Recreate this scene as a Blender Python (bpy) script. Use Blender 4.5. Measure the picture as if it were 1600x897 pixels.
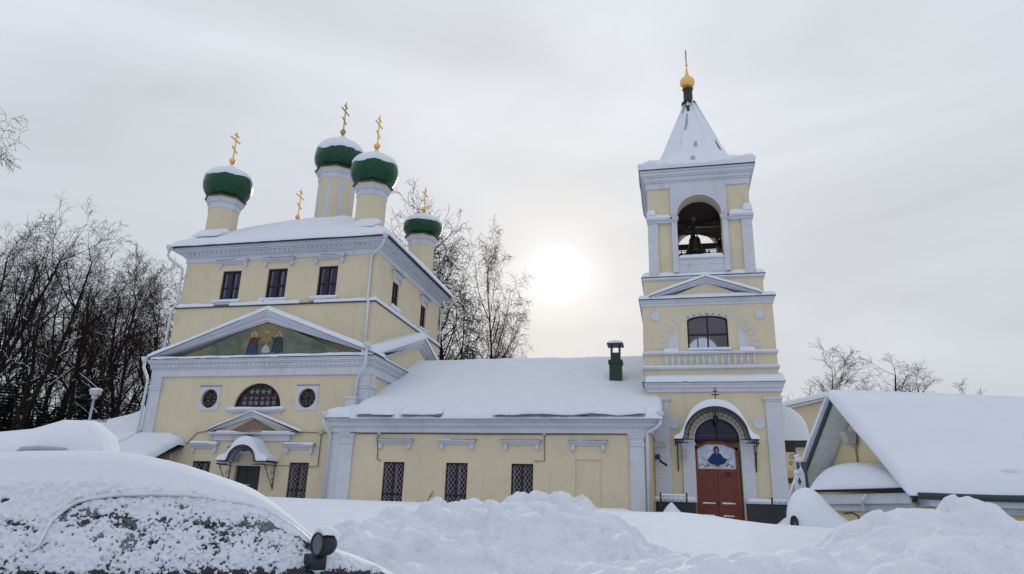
import bpy, bmesh, math, random
import numpy as np
from mathutils import Vector, Matrix
for o in list(bpy.data.objects): bpy.data.objects.remove(o, do_unlink=True)
scene = bpy.context.scene
COL = scene.collection
R = math.radians
PI = math.pi

# ------------------------------------------------------------------ camera
EYE = Vector((0, 0, 1.6))
cam_d = bpy.data.cameras.new('camera'); cam = bpy.data.objects.new('camera', cam_d); COL.objects.link(cam)
cam_d.sensor_fit = 'HORIZONTAL'; cam_d.sensor_width = 36; cam_d.lens = 36*1100/1600
cam_d.clip_start = .05; cam_d.clip_end = 3000
def cam_matrix(p, r, y):
    p, r, y = R(p), R(r), R(y)
    Ry = Matrix(((math.cos(y), math.sin(y), 0), (-math.sin(y), math.cos(y), 0), (0, 0, 1)))
    B = Matrix(((1, 0, 0), (0, 0, -1), (0, 1, 0)))
    Rp = Matrix(((1, 0, 0), (0, math.cos(p), math.sin(p)), (0, -math.sin(p), math.cos(p))))
    Rr = Matrix(((math.cos(r), -math.sin(r), 0), (math.sin(r), math.cos(r), 0), (0, 0, 1)))
    M = Rr @ Rp @ B @ Ry
    return Matrix((M[0], -M[1], -M[2])).transposed()
cam.matrix_world = Matrix.Translation(EYE) @ cam_matrix(18.0, 1.8, 13.2).to_4x4()
scene.camera = cam

# ------------------------------------------------------------------ sky and sun (sun veiled by cloud)
SUN_AZ, SUN_EL = R(-9.3), R(19.0)
SUN_DIR = Vector((math.sin(SUN_AZ)*math.cos(SUN_EL), math.cos(SUN_AZ)*math.cos(SUN_EL), math.sin(SUN_EL)))
world = bpy.data.worlds.new("World"); scene.world = world; world.use_nodes = True
nt = world.node_tree; nt.nodes.clear()
N = nt.nodes.new; LK = nt.links.new
wo = N('ShaderNodeOutputWorld'); bg = N('ShaderNodeBackground'); bg2 = N('ShaderNodeBackground'); add = N('ShaderNodeMixShader'); add.inputs[0].default_value = .96
sky = N('ShaderNodeTexSky'); sky.sky_type = 'NISHITA'; sky.sun_disc = False
sky.sun_elevation = SUN_EL; sky.sun_rotation = SUN_AZ; sky.air_density = 1.0; sky.dust_density = 4.0
bg.inputs['Strength'].default_value = .05
LK(sky.outputs[0], bg.inputs['Color'])
tc = N('ShaderNodeTexCoord')
dot = N('ShaderNodeVectorMath'); dot.operation = 'DOT_PRODUCT'; dot.inputs[1].default_value = SUN_DIR
LK(tc.outputs['Generated'], dot.inputs[0])
acos = N('ShaderNodeMath'); acos.operation = 'ARCCOSINE'; LK(dot.outputs['Value'], acos.inputs[0])
# thin uneven cloud
mp = N('ShaderNodeMapping'); mp.inputs['Scale'].default_value = (1.0, 1.0, 3.4); mp.inputs['Rotation'].default_value = (.15, .1, .6); LK(tc.outputs['Generated'], mp.inputs['Vector'])
cn = N('ShaderNodeTexNoise'); cn.inputs['Scale'].default_value = 1.7; cn.inputs['Detail'].default_value = 6; cn.inputs['Roughness'].default_value = .52; cn.inputs['Distortion'].default_value = .6
LK(mp.outputs[0], cn.inputs['Vector'])
# the glow spreads unevenly through the cloud
dist = N('ShaderNodeMath'); dist.operation = 'MULTIPLY_ADD'; LK(cn.outputs['Fac'], dist.inputs[0]); dist.inputs[1].default_value = .045; LK(acos.outputs[0], dist.inputs[2])
nrm = N('ShaderNodeMath'); nrm.operation = 'MULTIPLY_ADD'; LK(dist.outputs[0], nrm.inputs[0]); nrm.inputs[1].default_value = 1/PI; nrm.inputs[2].default_value = -.0225/PI
cr = N('ShaderNodeValToRGB'); LK(nrm.outputs[0], cr.inputs['Fac'])
el = cr.color_ramp.elements
stops = [(0, .62, .62, .62), (.0055, .50, .50, .50), (.0100, .368, .37, .373), (.0160, .318, .321, .326), (.027, .284, .288, .295), (.05, .264, .272, .286), (.09, .260, .271, .289), (.15, .252, .265, .285), (.24, .242, .256, .279), (.42, .262, .275, .296), (1, .285, .297, .316)]
el[0].position = 0; el[0].color = (*stops[0][1:], 1); el[1].position = 1; el[1].color = (*stops[-1][1:], 1)
for s in stops[1:-1]:
    e = el.new(s[0]); e.color = (*s[1:], 1)
cn2 = N('ShaderNodeMapRange'); LK(cn.outputs['Fac'], cn2.inputs['Value'])
cn2.inputs['From Min'].default_value = .3; cn2.inputs['From Max'].default_value = .7; cn2.inputs['To Min'].default_value = .85; cn2.inputs['To Max'].default_value = 1.08
# lower sky a little dimmer
sep = N('ShaderNodeSeparateXYZ'); LK(tc.outputs['Generated'], sep.inputs[0])
hz = N('ShaderNodeMapRange'); LK(sep.outputs['Z'], hz.inputs['Value'])
hz.inputs['From Min'].default_value = 0; hz.inputs['From Max'].default_value = .55; hz.inputs['To Min'].default_value = .78; hz.inputs['To Max'].default_value = 1.02
m1 = N('ShaderNodeMath'); m1.operation = 'MULTIPLY'; LK(cn2.outputs[0], m1.inputs[0]); LK(hz.outputs[0], m1.inputs[1])
m2 = N('ShaderNodeMath'); m2.operation = 'MULTIPLY'; LK(m1.outputs[0], m2.inputs[0]); m2.inputs[1].default_value = 2.95
LK(cr.outputs['Color'], bg2.inputs['Color']); LK(m2.outputs[0], bg2.inputs['Strength'])
LK(bg.outputs[0], add.inputs[1]); LK(bg2.outputs[0], add.inputs[2]); LK(add.outputs[0], wo.inputs['Surface'])

sl = bpy.data.lights.new('sun', 'SUN'); sl.energy = 1.15; sl.angle = R(11); sl.color = (1, .95, .88)
sun = bpy.data.objects.new('sun', sl); COL.objects.link(sun); sun.location = (0, 0, 60)
sun.rotation_euler = SUN_DIR.to_track_quat('Z', 'Y').to_euler()
vs = scene.view_settings; vs.view_transform = 'Standard'; vs.look = 'None'; vs.exposure = 0.0; vs.gamma = 1.0; vs.use_curve_mapping = False

# ------------------------------------------------------------------ materials
def newmat(name):
    m = bpy.data.materials.new(name); m.use_nodes = True
    return m, m.node_tree, m.node_tree.nodes['Principled BSDF']
def setp(b, **k):
    for a, v in k.items():
        b.inputs[a.replace('_', ' ')].default_value = v
def noise(nt, scale, detail=4, rough=.55, coord='Object', stretch=None):
    t = nt.nodes.new('ShaderNodeTexCoord'); n = nt.nodes.new('ShaderNodeTexNoise')
    n.inputs['Scale'].default_value = scale; n.inputs['Detail'].default_value = detail; n.inputs['Roughness'].default_value = rough
    if stretch:
        mp = nt.nodes.new('ShaderNodeMapping'); mp.inputs['Scale'].default_value = stretch
        nt.links.new(t.outputs[coord], mp.inputs[0]); nt.links.new(mp.outputs[0], n.inputs['Vector'])
    else: nt.links.new(t.outputs[coord], n.inputs['Vector'])
    return n
def ramp(nt, src, a, b, ca, cb):
    r = nt.nodes.new('ShaderNodeValToRGB'); e = r.color_ramp.elements
    e[0].position = a; e[1].position = b; e[0].color = (*ca, 1); e[1].color = (*cb, 1)
    nt.links.new(src, r.inputs['Fac']); return r
def mix(nt, fac, a, b, mode='MIX'):
    m = nt.nodes.new('ShaderNodeMix'); m.data_type = 'RGBA'; m.blend_type = mode
    for k, v in ((0, fac), (6, a), (7, b)):
        if hasattr(v, 'links'): nt.links.new(v, m.inputs[k])
        elif k == 0: m.inputs[0].default_value = v
        else: m.inputs[k].default_value = (*v, 1)
    return m.outputs[2]
def bump(nt, b, src, strength, dist=.02, prev=None):
    n = nt.nodes.new('ShaderNodeBump'); n.inputs['Strength'].default_value = strength; n.inputs['Distance'].default_value = dist
    nt.links.new(src, n.inputs['Height'])
    if prev: nt.links.new(prev, n.inputs['Normal'])
    nt.links.new(n.outputs[0], b.inputs['Normal']); return n.outputs[0]

def stucco(name, base, dark, blot=.35, bstr=.35):
    m, nt, b = newmat(name); setp(b, Roughness=.9, Specular_IOR_Level=.2)
    n1 = noise(nt, .45, 6, .6); n2 = noise(nt, 3.0, 6, .65, stretch=(1, 1, .35)); n3 = noise(nt, 60, 3)
    r1 = ramp(nt, n1.outputs['Fac'], .35, .7, base, dark)
    st = ramp(nt, n2.outputs['Fac'], .54, .76, (1, 1, 1), (.76, .74, .71))
    c = mix(nt, blot, r1.outputs[0], st.outputs[0], 'MULTIPLY')
    fine = ramp(nt, n3.outputs['Fac'], .3, .7, (.93, .93, .93), (1.04, 1.04, 1.04))
    c = mix(nt, 1.0, c, fine.outputs[0], 'MULTIPLY')
    nt.links.new(c, b.inputs['Base Color'])
    p = bump(nt, b, n3.outputs['Fac'], bstr, .01)
    bump(nt, b, n2.outputs['Fac'], .25, .03, p)
    return m
M = {}
M['yellow'] = stucco('yellow_stucco', (.67, .595, .435), (.61, .54, .395), .6)
M['yellow_pale'] = stucco('yellow_stucco_house', (.72, .62, .37), (.66, .565, .33), .5)
M['white'] = stucco('white_plaster', (.60, .63, .70), (.52, .545, .61), .7)
def brickwhite():
    m, nt, b = newmat('white_painted_brick'); setp(b, Roughness=.9, Specular_IOR_Level=.2)
    t = nt.nodes.new('ShaderNodeTexCoord'); sx = nt.nodes.new('ShaderNodeSeparateXYZ'); nt.links.new(t.outputs['Object'], sx.inputs[0])
    ad = nt.nodes.new('ShaderNodeMath'); nt.links.new(sx.outputs['X'], ad.inputs[0]); nt.links.new(sx.outputs['Y'], ad.inputs[1])
    cb = nt.nodes.new('ShaderNodeCombineXYZ'); nt.links.new(ad.outputs[0], cb.inputs['X']); nt.links.new(sx.outputs['Z'], cb.inputs['Y'])
    br = nt.nodes.new('ShaderNodeTexBrick'); nt.links.new(cb.outputs[0], br.inputs['Vector'])
    br.inputs['Scale'].default_value = 1; br.inputs['Brick Width'].default_value = .26; br.inputs['Row Height'].default_value = .085; br.inputs['Mortar Size'].default_value = .008
    br.inputs['Color1'].default_value = (.62, .645, .71, 1); br.inputs['Color2'].default_value = (.56, .58, .64, 1); br.inputs['Mortar'].default_value = (.47, .49, .53, 1)
    n = noise(nt, 5, 6, .7); r = ramp(nt, n.outputs['Fac'], .60, .68, (1, 1, 1), (.66, .62, .58))
    nt.links.new(mix(nt, .75, br.outputs['Color'], r.outputs[0], 'MULTIPLY'), b.inputs['Base Color'])
    p = bump(nt, b, br.outputs['Fac'], -.5, .01); bump(nt, b, n.outputs['Fac'], .6, .04, p)
    return m
M['brickwhite'] = brickwhite()
def snowmat(name, gr=.8, col=(.73, .775, .875), bs=.5):
    m, nt, b = newmat(name); setp(b, Roughness=.75, Specular_IOR_Level=.25)
    b.inputs['Subsurface Weight'].default_value = .0
    n1 = noise(nt, 1.2, 4); n2 = noise(nt, 9, 6, .6); n3 = noise(nt, 120, 3, .7)
    r = ramp(nt, n1.outputs['Fac'], .3, .7, tuple(c*.96 for c in col), col); nt.links.new(r.outputs[0], b.inputs['Base Color'])
    p = bump(nt, b, n2.outputs['Fac'], bs*.6, .06); bump(nt, b, n3.outputs['Fac'], gr*.6, .006, p)
    return m
M['snow'] = snowmat('snow'); 
M['snow_fluffy'] = snowmat('snow_flaky', 1.4, (.75, .79, .885), .5)
def roughsnow():
    m = snowmat('ploughed_snow', .8, (.73, .775, .875), .8); nt = m.node_tree; b = nt.nodes['Principled BSDF']
    prev = b.inputs['Normal'].links[0].from_socket
    t = nt.nodes.new('ShaderNodeTexCoord'); v = nt.nodes.new('ShaderNodeTexVoronoi'); v.feature = 'SMOOTH_F1'; v.inputs['Scale'].default_value = 7; v.inputs['Smoothness'].default_value = .35
    n = noise(nt, 5, 5, .6); ad = nt.nodes.new('ShaderNodeVectorMath'); ad.operation = 'ADD'; nt.links.new(t.outputs['Object'], ad.inputs[0]); nt.links.new(n.outputs['Color'], ad.inputs[1]); nt.links.new(ad.outputs[0], v.inputs['Vector'])
    p = bump(nt, b, v.outputs['Distance'], -.55, .10, prev); bump(nt, b, n.outputs['Fac'], .6, .12, p); return m
def plain(name, col, rough=.5, metal=0, spec=.5, var=.12, sc=8, bs=.1, bd=.01):
    m, nt, b = newmat(name); setp(b, Roughness=rough, Metallic=metal, Specular_IOR_Level=spec)
    n = noise(nt, sc, 5, .6); r = ramp(nt, n.outputs['Fac'], .3, .7, tuple(c*(1-var) for c in col), tuple(min(1, c*(1+var)) for c in col))
    nt.links.new(r.outputs[0], b.inputs['Base Color']); bump(nt, b, n.outputs['Fac'], bs, bd)
    return m
def scales():
    m, nt, b = newmat('green_dome_metal'); setp(b, Roughness=.30, Metallic=.0, Specular_IOR_Level=.3)
    b.inputs['Coat Weight'].default_value = .05; b.inputs['Coat Roughness'].default_value = .15
    t = nt.nodes.new('ShaderNodeTexCoord'); mp = nt.nodes.new('ShaderNodeMapping'); nt.links.new(t.outputs['UV'], mp.inputs[0])
    mp.inputs['Rotation'].default_value = (0, 0, R(45))
    ck = nt.nodes.new('ShaderNodeTexBrick'); nt.links.new(mp.outputs[0], ck.inputs['Vector']); ck.offset = 0
    ck.inputs['Scale'].default_value = 1; ck.inputs['Brick Width'].default_value = .35; ck.inputs['Row Height'].default_value = .35; ck.inputs['Mortar Size'].default_value = .022; ck.inputs['Mortar Smooth'].default_value = .6
    ck.inputs['Color1'].default_value = (.002, .050, .020, 1); ck.inputs['Color2'].default_value = (.004, .075, .031, 1); ck.inputs['Mortar'].default_value = (.0015, .014, .008, 1)
    nt.links.new(ck.outputs['Color'], b.inputs['Base Color']); n = noise(nt, 3, 4)
    p = bump(nt, b, ck.outputs['Fac'], -.5, .02); bump(nt, b, n.outputs['Fac'], .3, .05, p)
    return m
M['dome'] = scales()
M['snow_rough'] = roughsnow()
M['green'] = plain('green_paint', (.003, .032, .016), .5)
M['greendoor'] = plain('dark_green_door_paint', (.006, .02, .016), .5)
M['greenrail'] = plain('dark_green_metal', (.02, .05, .045), .45)
M['gold'] = plain('gold_leaf', (.80, .50, .16), .32, .85, .5, .1)
M['dgold'] = plain('weathered_gold', (.45, .30, .13), .45, .6)
M['steel'] = plain('grey_metal_sheet', (.34, .375, .43), .5, .3)
M['darkmetal'] = plain('dark_roof_edge', (.03, .035, .045), .5)
M['iron'] = plain('black_iron', (.012, .013, .016), .55)
M['brownframe'] = plain('red_brown_frame', (.034, .011, .009), .55, 0, .3)
M['door'] = plain('red_brown_door', (.17, .038, .022), .55, 0, .4, .16, 3)
M['doordark'] = plain('door_recess', (.125, .028, .018), .55)
M['grille'] = plain('white_grille', (.44, .46, .52), .5)
M['curtain'] = plain('curtain', (.12, .145, .23), .9)
M['pipe'] = plain('white_drainpipe', (.58, .62, .68), .4, .2, .5, .08)
M['cable'] = plain('brown_cable', (.11, .075, .05), .7)
M['rustpipe'] = plain('ochre_pipe', (.42, .25, .06), .6)
M['stone'] = plain('dark_stone_shade_joints', (.035, .035, .04), .85)
M['bell'] = plain('bronze_bell', (.028, .024, .018), .4, .6)
M['wood'] = plain('dark_timber', (.045, .035, .028), .85, 0, .2, .3, 4)
M['greywood'] = plain('grey_timber', (.10, .105, .11), .85, 0, .2, .3, 12)
M['soffit'] = plain('white_soffit', (.66, .67, .68), .6)
M['lampgrey'] = plain('lamp_grey', (.42, .43, .42), .5)
M['carpaint'] = plain('car_paint', (.010, .013, .020), .25, .3, .6, .05)
M['rubber'] = plain('rubber', (.012, .012, .013), .7)
M['rim'] = plain('wheel_rim', (.20, .21, .22), .35, .7)
M['trim'] = plain('window_trim', (.62, .65, .70), .35, .35)
M['mirrorglass'] = plain('mirror_glass', (.16, .17, .19), .12, .6, .5, .02)
M['bark'] = plain('bark', (.018, .015, .014), .95, 0, .1, .35, 6, .6, .03)
M['twig'] = plain('twigs', (.016, .012, .012), .95, 0, .1, .25, 2)
M['redtwig'] = plain('reddish_twigs', (.032, .017, .015), .95, 0, .1, .25, 2)
M['needles'] = plain('conifer_needles', (.020, .030, .022), .9, 0, .1, .4, 3)
def glass(name, col, rough=.06, var=.3):
    m = plain(name, col, rough, 0, .32, var, 1.2, .10, .03); return m
M['glass'] = glass('window_glass', (.005, .006, .012))
M['glassblue'] = glass('window_glass_blue', (.012, .018, .055))
def frosted():
    m, nt, b = newmat('frosted_car_glass'); setp(b, Roughness=.35, Specular_IOR_Level=.25)
    n1 = noise(nt, 5, 6, .7); n2 = noise(nt, 45, 4, .7); mx = nt.nodes.new('ShaderNodeMath'); mx.operation = 'MULTIPLY_ADD'; nt.links.new(n2.outputs['Fac'], mx.inputs[0]); mx.inputs[1].default_value = .55; nt.links.new(n1.outputs['Fac'], mx.inputs[2])
    r = ramp(nt, mx.outputs[0], .68, 1.0, (.006, .009, .014), (.24, .265, .31)); nt.links.new(r.outputs[0], b.inputs['Base Color']); bump(nt, b, n2.outputs['Fac'], .5, .004); return m
M['carglass'] = glass('car_glass', (.004, .007, .012)); M['carglass'].node_tree.nodes['Principled BSDF'].inputs['Specular IOR Level'].default_value = .22
def clear():
    m, nt, b = newmat('clear_pane'); nt.nodes.remove(b)
    o = nt.nodes['Material Output']; t = nt.nodes.new('ShaderNodeBsdfTransparent'); g = nt.nodes.new('ShaderNodeBsdfGlossy'); x = nt.nodes.new('ShaderNodeMixShader')
    t.inputs[0].default_value = (.62, .66, .78, 1); g.inputs['Roughness'].default_value = .03; x.inputs[0].default_value = .08
    n = noise(nt, 2, 2); bp = nt.nodes.new('ShaderNodeBump'); bp.inputs['Strength'].default_value = .05; nt.links.new(n.outputs[0], bp.inputs['Height']); nt.links.new(bp.outputs[0], g.inputs['Normal'])
    nt.links.new(t.outputs[0], x.inputs[1]); nt.links.new(g.outputs[0], x.inputs[2]); nt.links.new(x.outputs[0], o.inputs[0]); return m
M['clear'] = clear()
def muralmat():
    m, nt, b = newmat('mural_ground'); setp(b, Roughness=.8, Specular_IOR_Level=.2)
    n = noise(nt, 1.3, 8, .65, stretch=(1, 1, 1.6)); r = ramp(nt, n.outputs['Fac'], .32, .68, (.075, .095, .075), (.27, .26, .18))
    n2 = noise(nt, .5, 3); r2 = ramp(nt, n2.outputs['Fac'], .4, .6, (.06, .10, .10), (.20, .18, .12))
    nt.links.new(mix(nt, .4, r.outputs[0], r2.outputs[0]), b.inputs['Base Color']); return m
M['mural'] = muralmat()
for k, c in dict(sky_gold=(.27, .21, .095), robe_red=(.12, .025, .02), robe_blue=(.025, .038, .10), robe_green=(.022, .042, .04), skin=(.30, .17, .10), halo=(.40, .33, .18), paint_white=(.42, .43, .40), cloud_blue=(.085, .12, .20), icon_ground=(.50, .56, .70), icon_blue=(.018, .03, .16), terracotta=(.27, .16, .11), hair=(.05, .03, .02)).items():
    M[k] = plain('paint_'+k, c, .7, 0, .3, .22, 6)

# ------------------------------------------------------------------ mesh helpers
class MB:
    def __init__(s): s.v = []; s.f = []; s.uv = None
    def add(s, vs, fs):
        n = len(s.v); s.v += [tuple(v) for v in vs]; s.f += [tuple(i+n for i in f) for f in fs]; return s
    def box(s, x0, x1, y0, y1, z0, z1):
        return s.add([(x0, y0, z0), (x1, y0, z0), (x1, y1, z0), (x0, y1, z0), (x0, y0, z1), (x1, y0, z1), (x1, y1, z1), (x0, y1, z1)],
                     [(0, 3, 2, 1), (4, 5, 6, 7), (0, 1, 5, 4), (1, 2, 6, 5), (2, 3, 7, 6), (3, 0, 4, 7)])
    def hexa(s, p):   # 8 points: bottom ring 4, top ring 4
        return s.add(p, [(0, 3, 2, 1), (4, 5, 6, 7), (0, 1, 5, 4), (1, 2, 6, 5), (2, 3, 7, 6), (3, 0, 4, 7)])
    def prism_y(s, poly, y0, y1):   # poly in (x,z)
        n = len(poly); vs = [(x, y0, z) for x, z in poly]+[(x, y1, z) for x, z in poly]
        return s.add(vs, [tuple(range(n)), tuple(range(2*n-1, n-1, -1))]+[(i, i+n, (i+1) % n+n, (i+1) % n) for i in range(n)])
    def prism_x(s, poly, x0, x1):   # poly in (y,z)
        n = len(poly); vs = [(x0, y, z) for y, z in poly]+[(x1, y, z) for y, z in poly]
        return s.add(vs, [tuple(range(n-1, -1, -1)), tuple(range(n, 2*n))]+[(i, (i+1) % n, (i+1) % n+n, i+n) for i in range(n)])
    def prism_z(s, poly, z0, z1):
        n = len(poly); vs = [(x, y, z0) for x, y in poly]+[(x, y, z1) for x, y in poly]
        return s.add(vs, [tuple(range(n-1, -1, -1)), tuple(range(n, 2*n))]+[(i, (i+1) % n, (i+1) % n+n, i+n) for i in range(n)])
    def tube(s, pts, r, k=6, closed=False):
        pts = [Vector(p) for p in pts]; n = len(pts); rs = r if hasattr(r, '__len__') else [r]*n
        base = len(s.v); up = None
        for i, p in enumerate(pts):
            d = (pts[min(i+1, n-1)]-pts[max(i-1, 0)])
            if closed: d = pts[(i+1) % n]-pts[i-1]
            d = d.normalized() if d.length else Vector((0, 0, 1))
            if up is None:
                up = Vector((0, 0, 1)) if abs(d.z) < .9 else Vector((1, 0, 0))
            a = d.cross(up).normalized(); up = a.cross(d).normalized()
            for j in range(k):
                t = 2*PI*j/k; s.v.append(tuple(p+(a*math.cos(t)+up*math.sin(t))*rs[i]))
        for i in range(n if closed else n-1):
            for j in range(k):
                a0 = base+i*k; b0 = base+((i+1) % n)*k
                s.f.append((a0+j, a0+(j+1) % k, b0+(j+1) % k, b0+j))
        if not closed:
            s.f.append(tuple(base+j for j in range(k-1, -1, -1))); s.f.append(tuple(base+(n-1)*k+j for j in range(k)))
        return s
    def lathe(s, c, prof, k=32, a0=0):
        cx, cy, cz = c; base = len(s.v)
        for r, z in prof:
            for j in range(k):
                t = a0+2*PI*j/k; s.v.append((cx+r*math.cos(t), cy+r*math.sin(t), cz+z))
        for i in range(len(prof)-1):
            for j in range(k):
                a, b = base+i*k, base+(i+1)*k
                s.f.append((a+j, a+(j+1) % k, b+(j+1) % k, b+j))
        s.f.append(tuple(base+j for j in range(k-1, -1, -1))); b = base+(len(prof)-1)*k; s.f.append(tuple(b+j for j in range(k)))
        return s
    def sphere(s, c, r, k=16, q=10, sc=(1, 1, 1)):
        pr = [(max(1e-4, r*math.sin(PI*i/q))*1, -r*math.cos(PI*i/q)*sc[2]) for i in range(q+1)]
        n0 = len(s.v); s.lathe((0, 0, 0), pr, k)
        for i in range(n0, len(s.v)):
            x, y, z = s.v[i]; s.v[i] = (c[0]+x*sc[0], c[1]+y*sc[1], c[2]+z)
        return s
    def grid(s, P):   # P: (n,m,3) array
        n, m = P.shape[:2]; b = len(s.v); s.v += [tuple(p) for p in P.reshape(-1, 3).tolist()]
        s.f += [(b+i*m+j, b+i*m+j+1, b+(i+1)*m+j+1, b+(i+1)*m+j) for i in range(n-1) for j in range(m-1)]
        return s
    def mesh(s, name, mat, off=(0, 0, 0), smooth=False):
        me = bpy.data.meshes.new(name)
        V = np.array(s.v, float).reshape(-1, 3)-np.array(off)
        me.from_pydata(V.tolist(), [], s.f); me.materials.append(mat)
        if smooth: me.polygons.foreach_set('use_smooth', [True]*len(me.polygons))
        me.update(); return me
    def build(s, name, mat, parent=None, smooth=False, label=None, bevel=0):
        off = root_off(parent); me = s.mesh(name, mat, off, smooth)
        if smooth == 'auto':
            bm = bmesh.new(); bm.from_mesh(me); bmesh.ops.recalc_face_normals(bm, faces=bm.faces); bm.to_mesh(me); bm.free()
            me.set_sharp_from_angle(angle=R(40))
        o = bpy.data.objects.new(name, me); COL.objects.link(o)
        if parent: o.parent = parent
        if label: o['label'] = label
        if bevel:
            md = o.modifiers.new('bevel', 'BEVEL'); md.width = bevel; md.segments = 2; md.limit_method = 'ANGLE'
        return o
OFF = {}
def root_off(p):
    while p is not None and p.parent: p = p.parent
    return OFF.get(p.name, (0, 0, 0)) if p is not None else (0, 0, 0)
def tag(o, label, cat, group=None, kind=None):
    if label: o['label'] = label
    if cat: o['category'] = cat
    if group: o['group'] = group
    if kind: o['kind'] = kind
    return o
def empty(name, loc, label, cat, group=None, rz=0, world_loc=None):
    o = bpy.data.objects.new(name, None); COL.objects.link(o); o.empty_display_size = .3
    o.location = world_loc if world_loc is not None else loc; o.rotation_euler = (0, 0, rz); OFF[o.name] = tuple(loc)
    return tag(o, label, cat, group)
YAW = R(13.2)
def uvw(u, v, z): return (u*math.cos(YAW)-v*math.sin(YAW), u*math.sin(YAW)+v*math.cos(YAW), z)
def empty_uv(name, u, v, z, label, cat, group=None):
    return empty(name, (u, v, z), label, cat, group, YAW, uvw(u, v, z))
def boolcut(name, solid, cutters, mat, parent, label=None):
    o = solid.build(name, mat, parent, label=label)
    for c in cutters:
        me = c.mesh('cut', mat, root_off(parent)); bm = bmesh.new(); bm.from_mesh(me); bmesh.ops.recalc_face_normals(bm, faces=bm.faces); bm.to_mesh(me); bm.free()
        co = bpy.data.objects.new('cut', me); COL.objects.link(co)
        co.parent = parent
        bpy.context.view_layer.update()
        md = o.modifiers.new('b', 'BOOLEAN'); md.operation = 'DIFFERENCE'; md.object = co; md.solver = 'EXACT'
        dg = bpy.context.evaluated_depsgraph_get(); nm = bpy.data.meshes.new_from_object(o.evaluated_get(dg))
        o.modifiers.clear(); old = o.data; o.data = nm; bpy.data.meshes.remove(old)
        bpy.data.objects.remove(co, do_unlink=True)
    return o
# numpy value noise
_rng = np.random.RandomState(7); _T = _rng.rand(4096)
def _h(i, j, k, s): return _T[((i*73856093) ^ (j*19349663) ^ (k*83492791) ^ (s*2654435)) & 4095]
def vn(x, y, z=0., s=0):
    x, y, z = np.broadcast_arrays(np.asarray(x, float), y, z)
    i, j, k = np.floor(x).astype(np.int64), np.floor(y).astype(np.int64), np.floor(z).astype(np.int64)
    f, g, h = x-i, y-j, z-k; f = f*f*(3-2*f); g = g*g*(3-2*g); h = h*h*(3-2*h)
    def L(a, b, t): return a+(b-a)*t
    return L(L(L(_h(i, j, k, s), _h(i+1, j, k, s), f), L(_h(i, j+1, k, s), _h(i+1, j+1, k, s), f), g),
             L(L(_h(i, j, k+1, s), _h(i+1, j, k+1, s), f), L(_h(i, j+1, k+1, s), _h(i+1, j+1, k+1, s), f), g), h)
def fbm(x, y, z=0., s=0, o=4, rough=.5):
    a = 1.; t = 0.; n = 0.; m = 1.
    for q in range(o):
        t = t+a*(vn(np.asarray(x)*m, np.asarray(y)*m, np.asarray(z)*m, s+q*17)-.5); n += a; a *= rough; m *= 2.03
    return t/n
def lumps(x, y, cell, s=0, rmin=.35, rmax=.75, dens=1.):
    """height of rounded clods, one per cell"""
    x = np.asarray(x)/cell; y = np.asarray(y)/cell; i = np.floor(x).astype(np.int64); j = np.floor(y).astype(np.int64)
    best = np.zeros_like(x)
    for di in (-1, 0, 1):
        for dj in (-1, 0, 1):
            a, b = i+di, j+dj
            px = a+_h(a, b, 1+0*a, s); py = b+_h(a, b, 2+0*a, s); r = rmin+(rmax-rmin)*_h(a, b, 3+0*a, s); on = _h(a, b, 4+0*a, s) < dens
            ex = .7+.6*_h(a, b, 5+0*a, s)
            d2 = ((x-px)*ex)**2+((y-py)/ex)**2
            best = np.maximum(best, np.where(on, np.sqrt(np.maximum(0, r*r-d2))*(.5+.5*_h(a, b, 6+0*a, s)), 0))
    return best*cell
def sm(a, b, x): t = np.clip((np.asarray(x, float)-a)/(b-a), 0, 1); return t*t*(3-2*t)
def edgeprof(d, w):
    if w <= 0: return np.ones_like(d)
    t = np.clip(d/w, 0, 1); return np.sqrt(np.maximum(0, 1-(1-t)**2))
def spaced(a, b, step, ea, eb):
    n = max(2, int((b-a)/step)); t = np.linspace(a, b, n+1).tolist()
    for e, p, sg in ((ea, a, 1), (eb, b, -1)):
        if e > 0: t += [p+sg*e*q for q in (.01, .03, .08, .16, .28, .45, .7, 1.)]
    return np.array(sorted(set(round(q, 4) for q in t if a-1e-6 <= q <= b+1e-6)))
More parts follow.
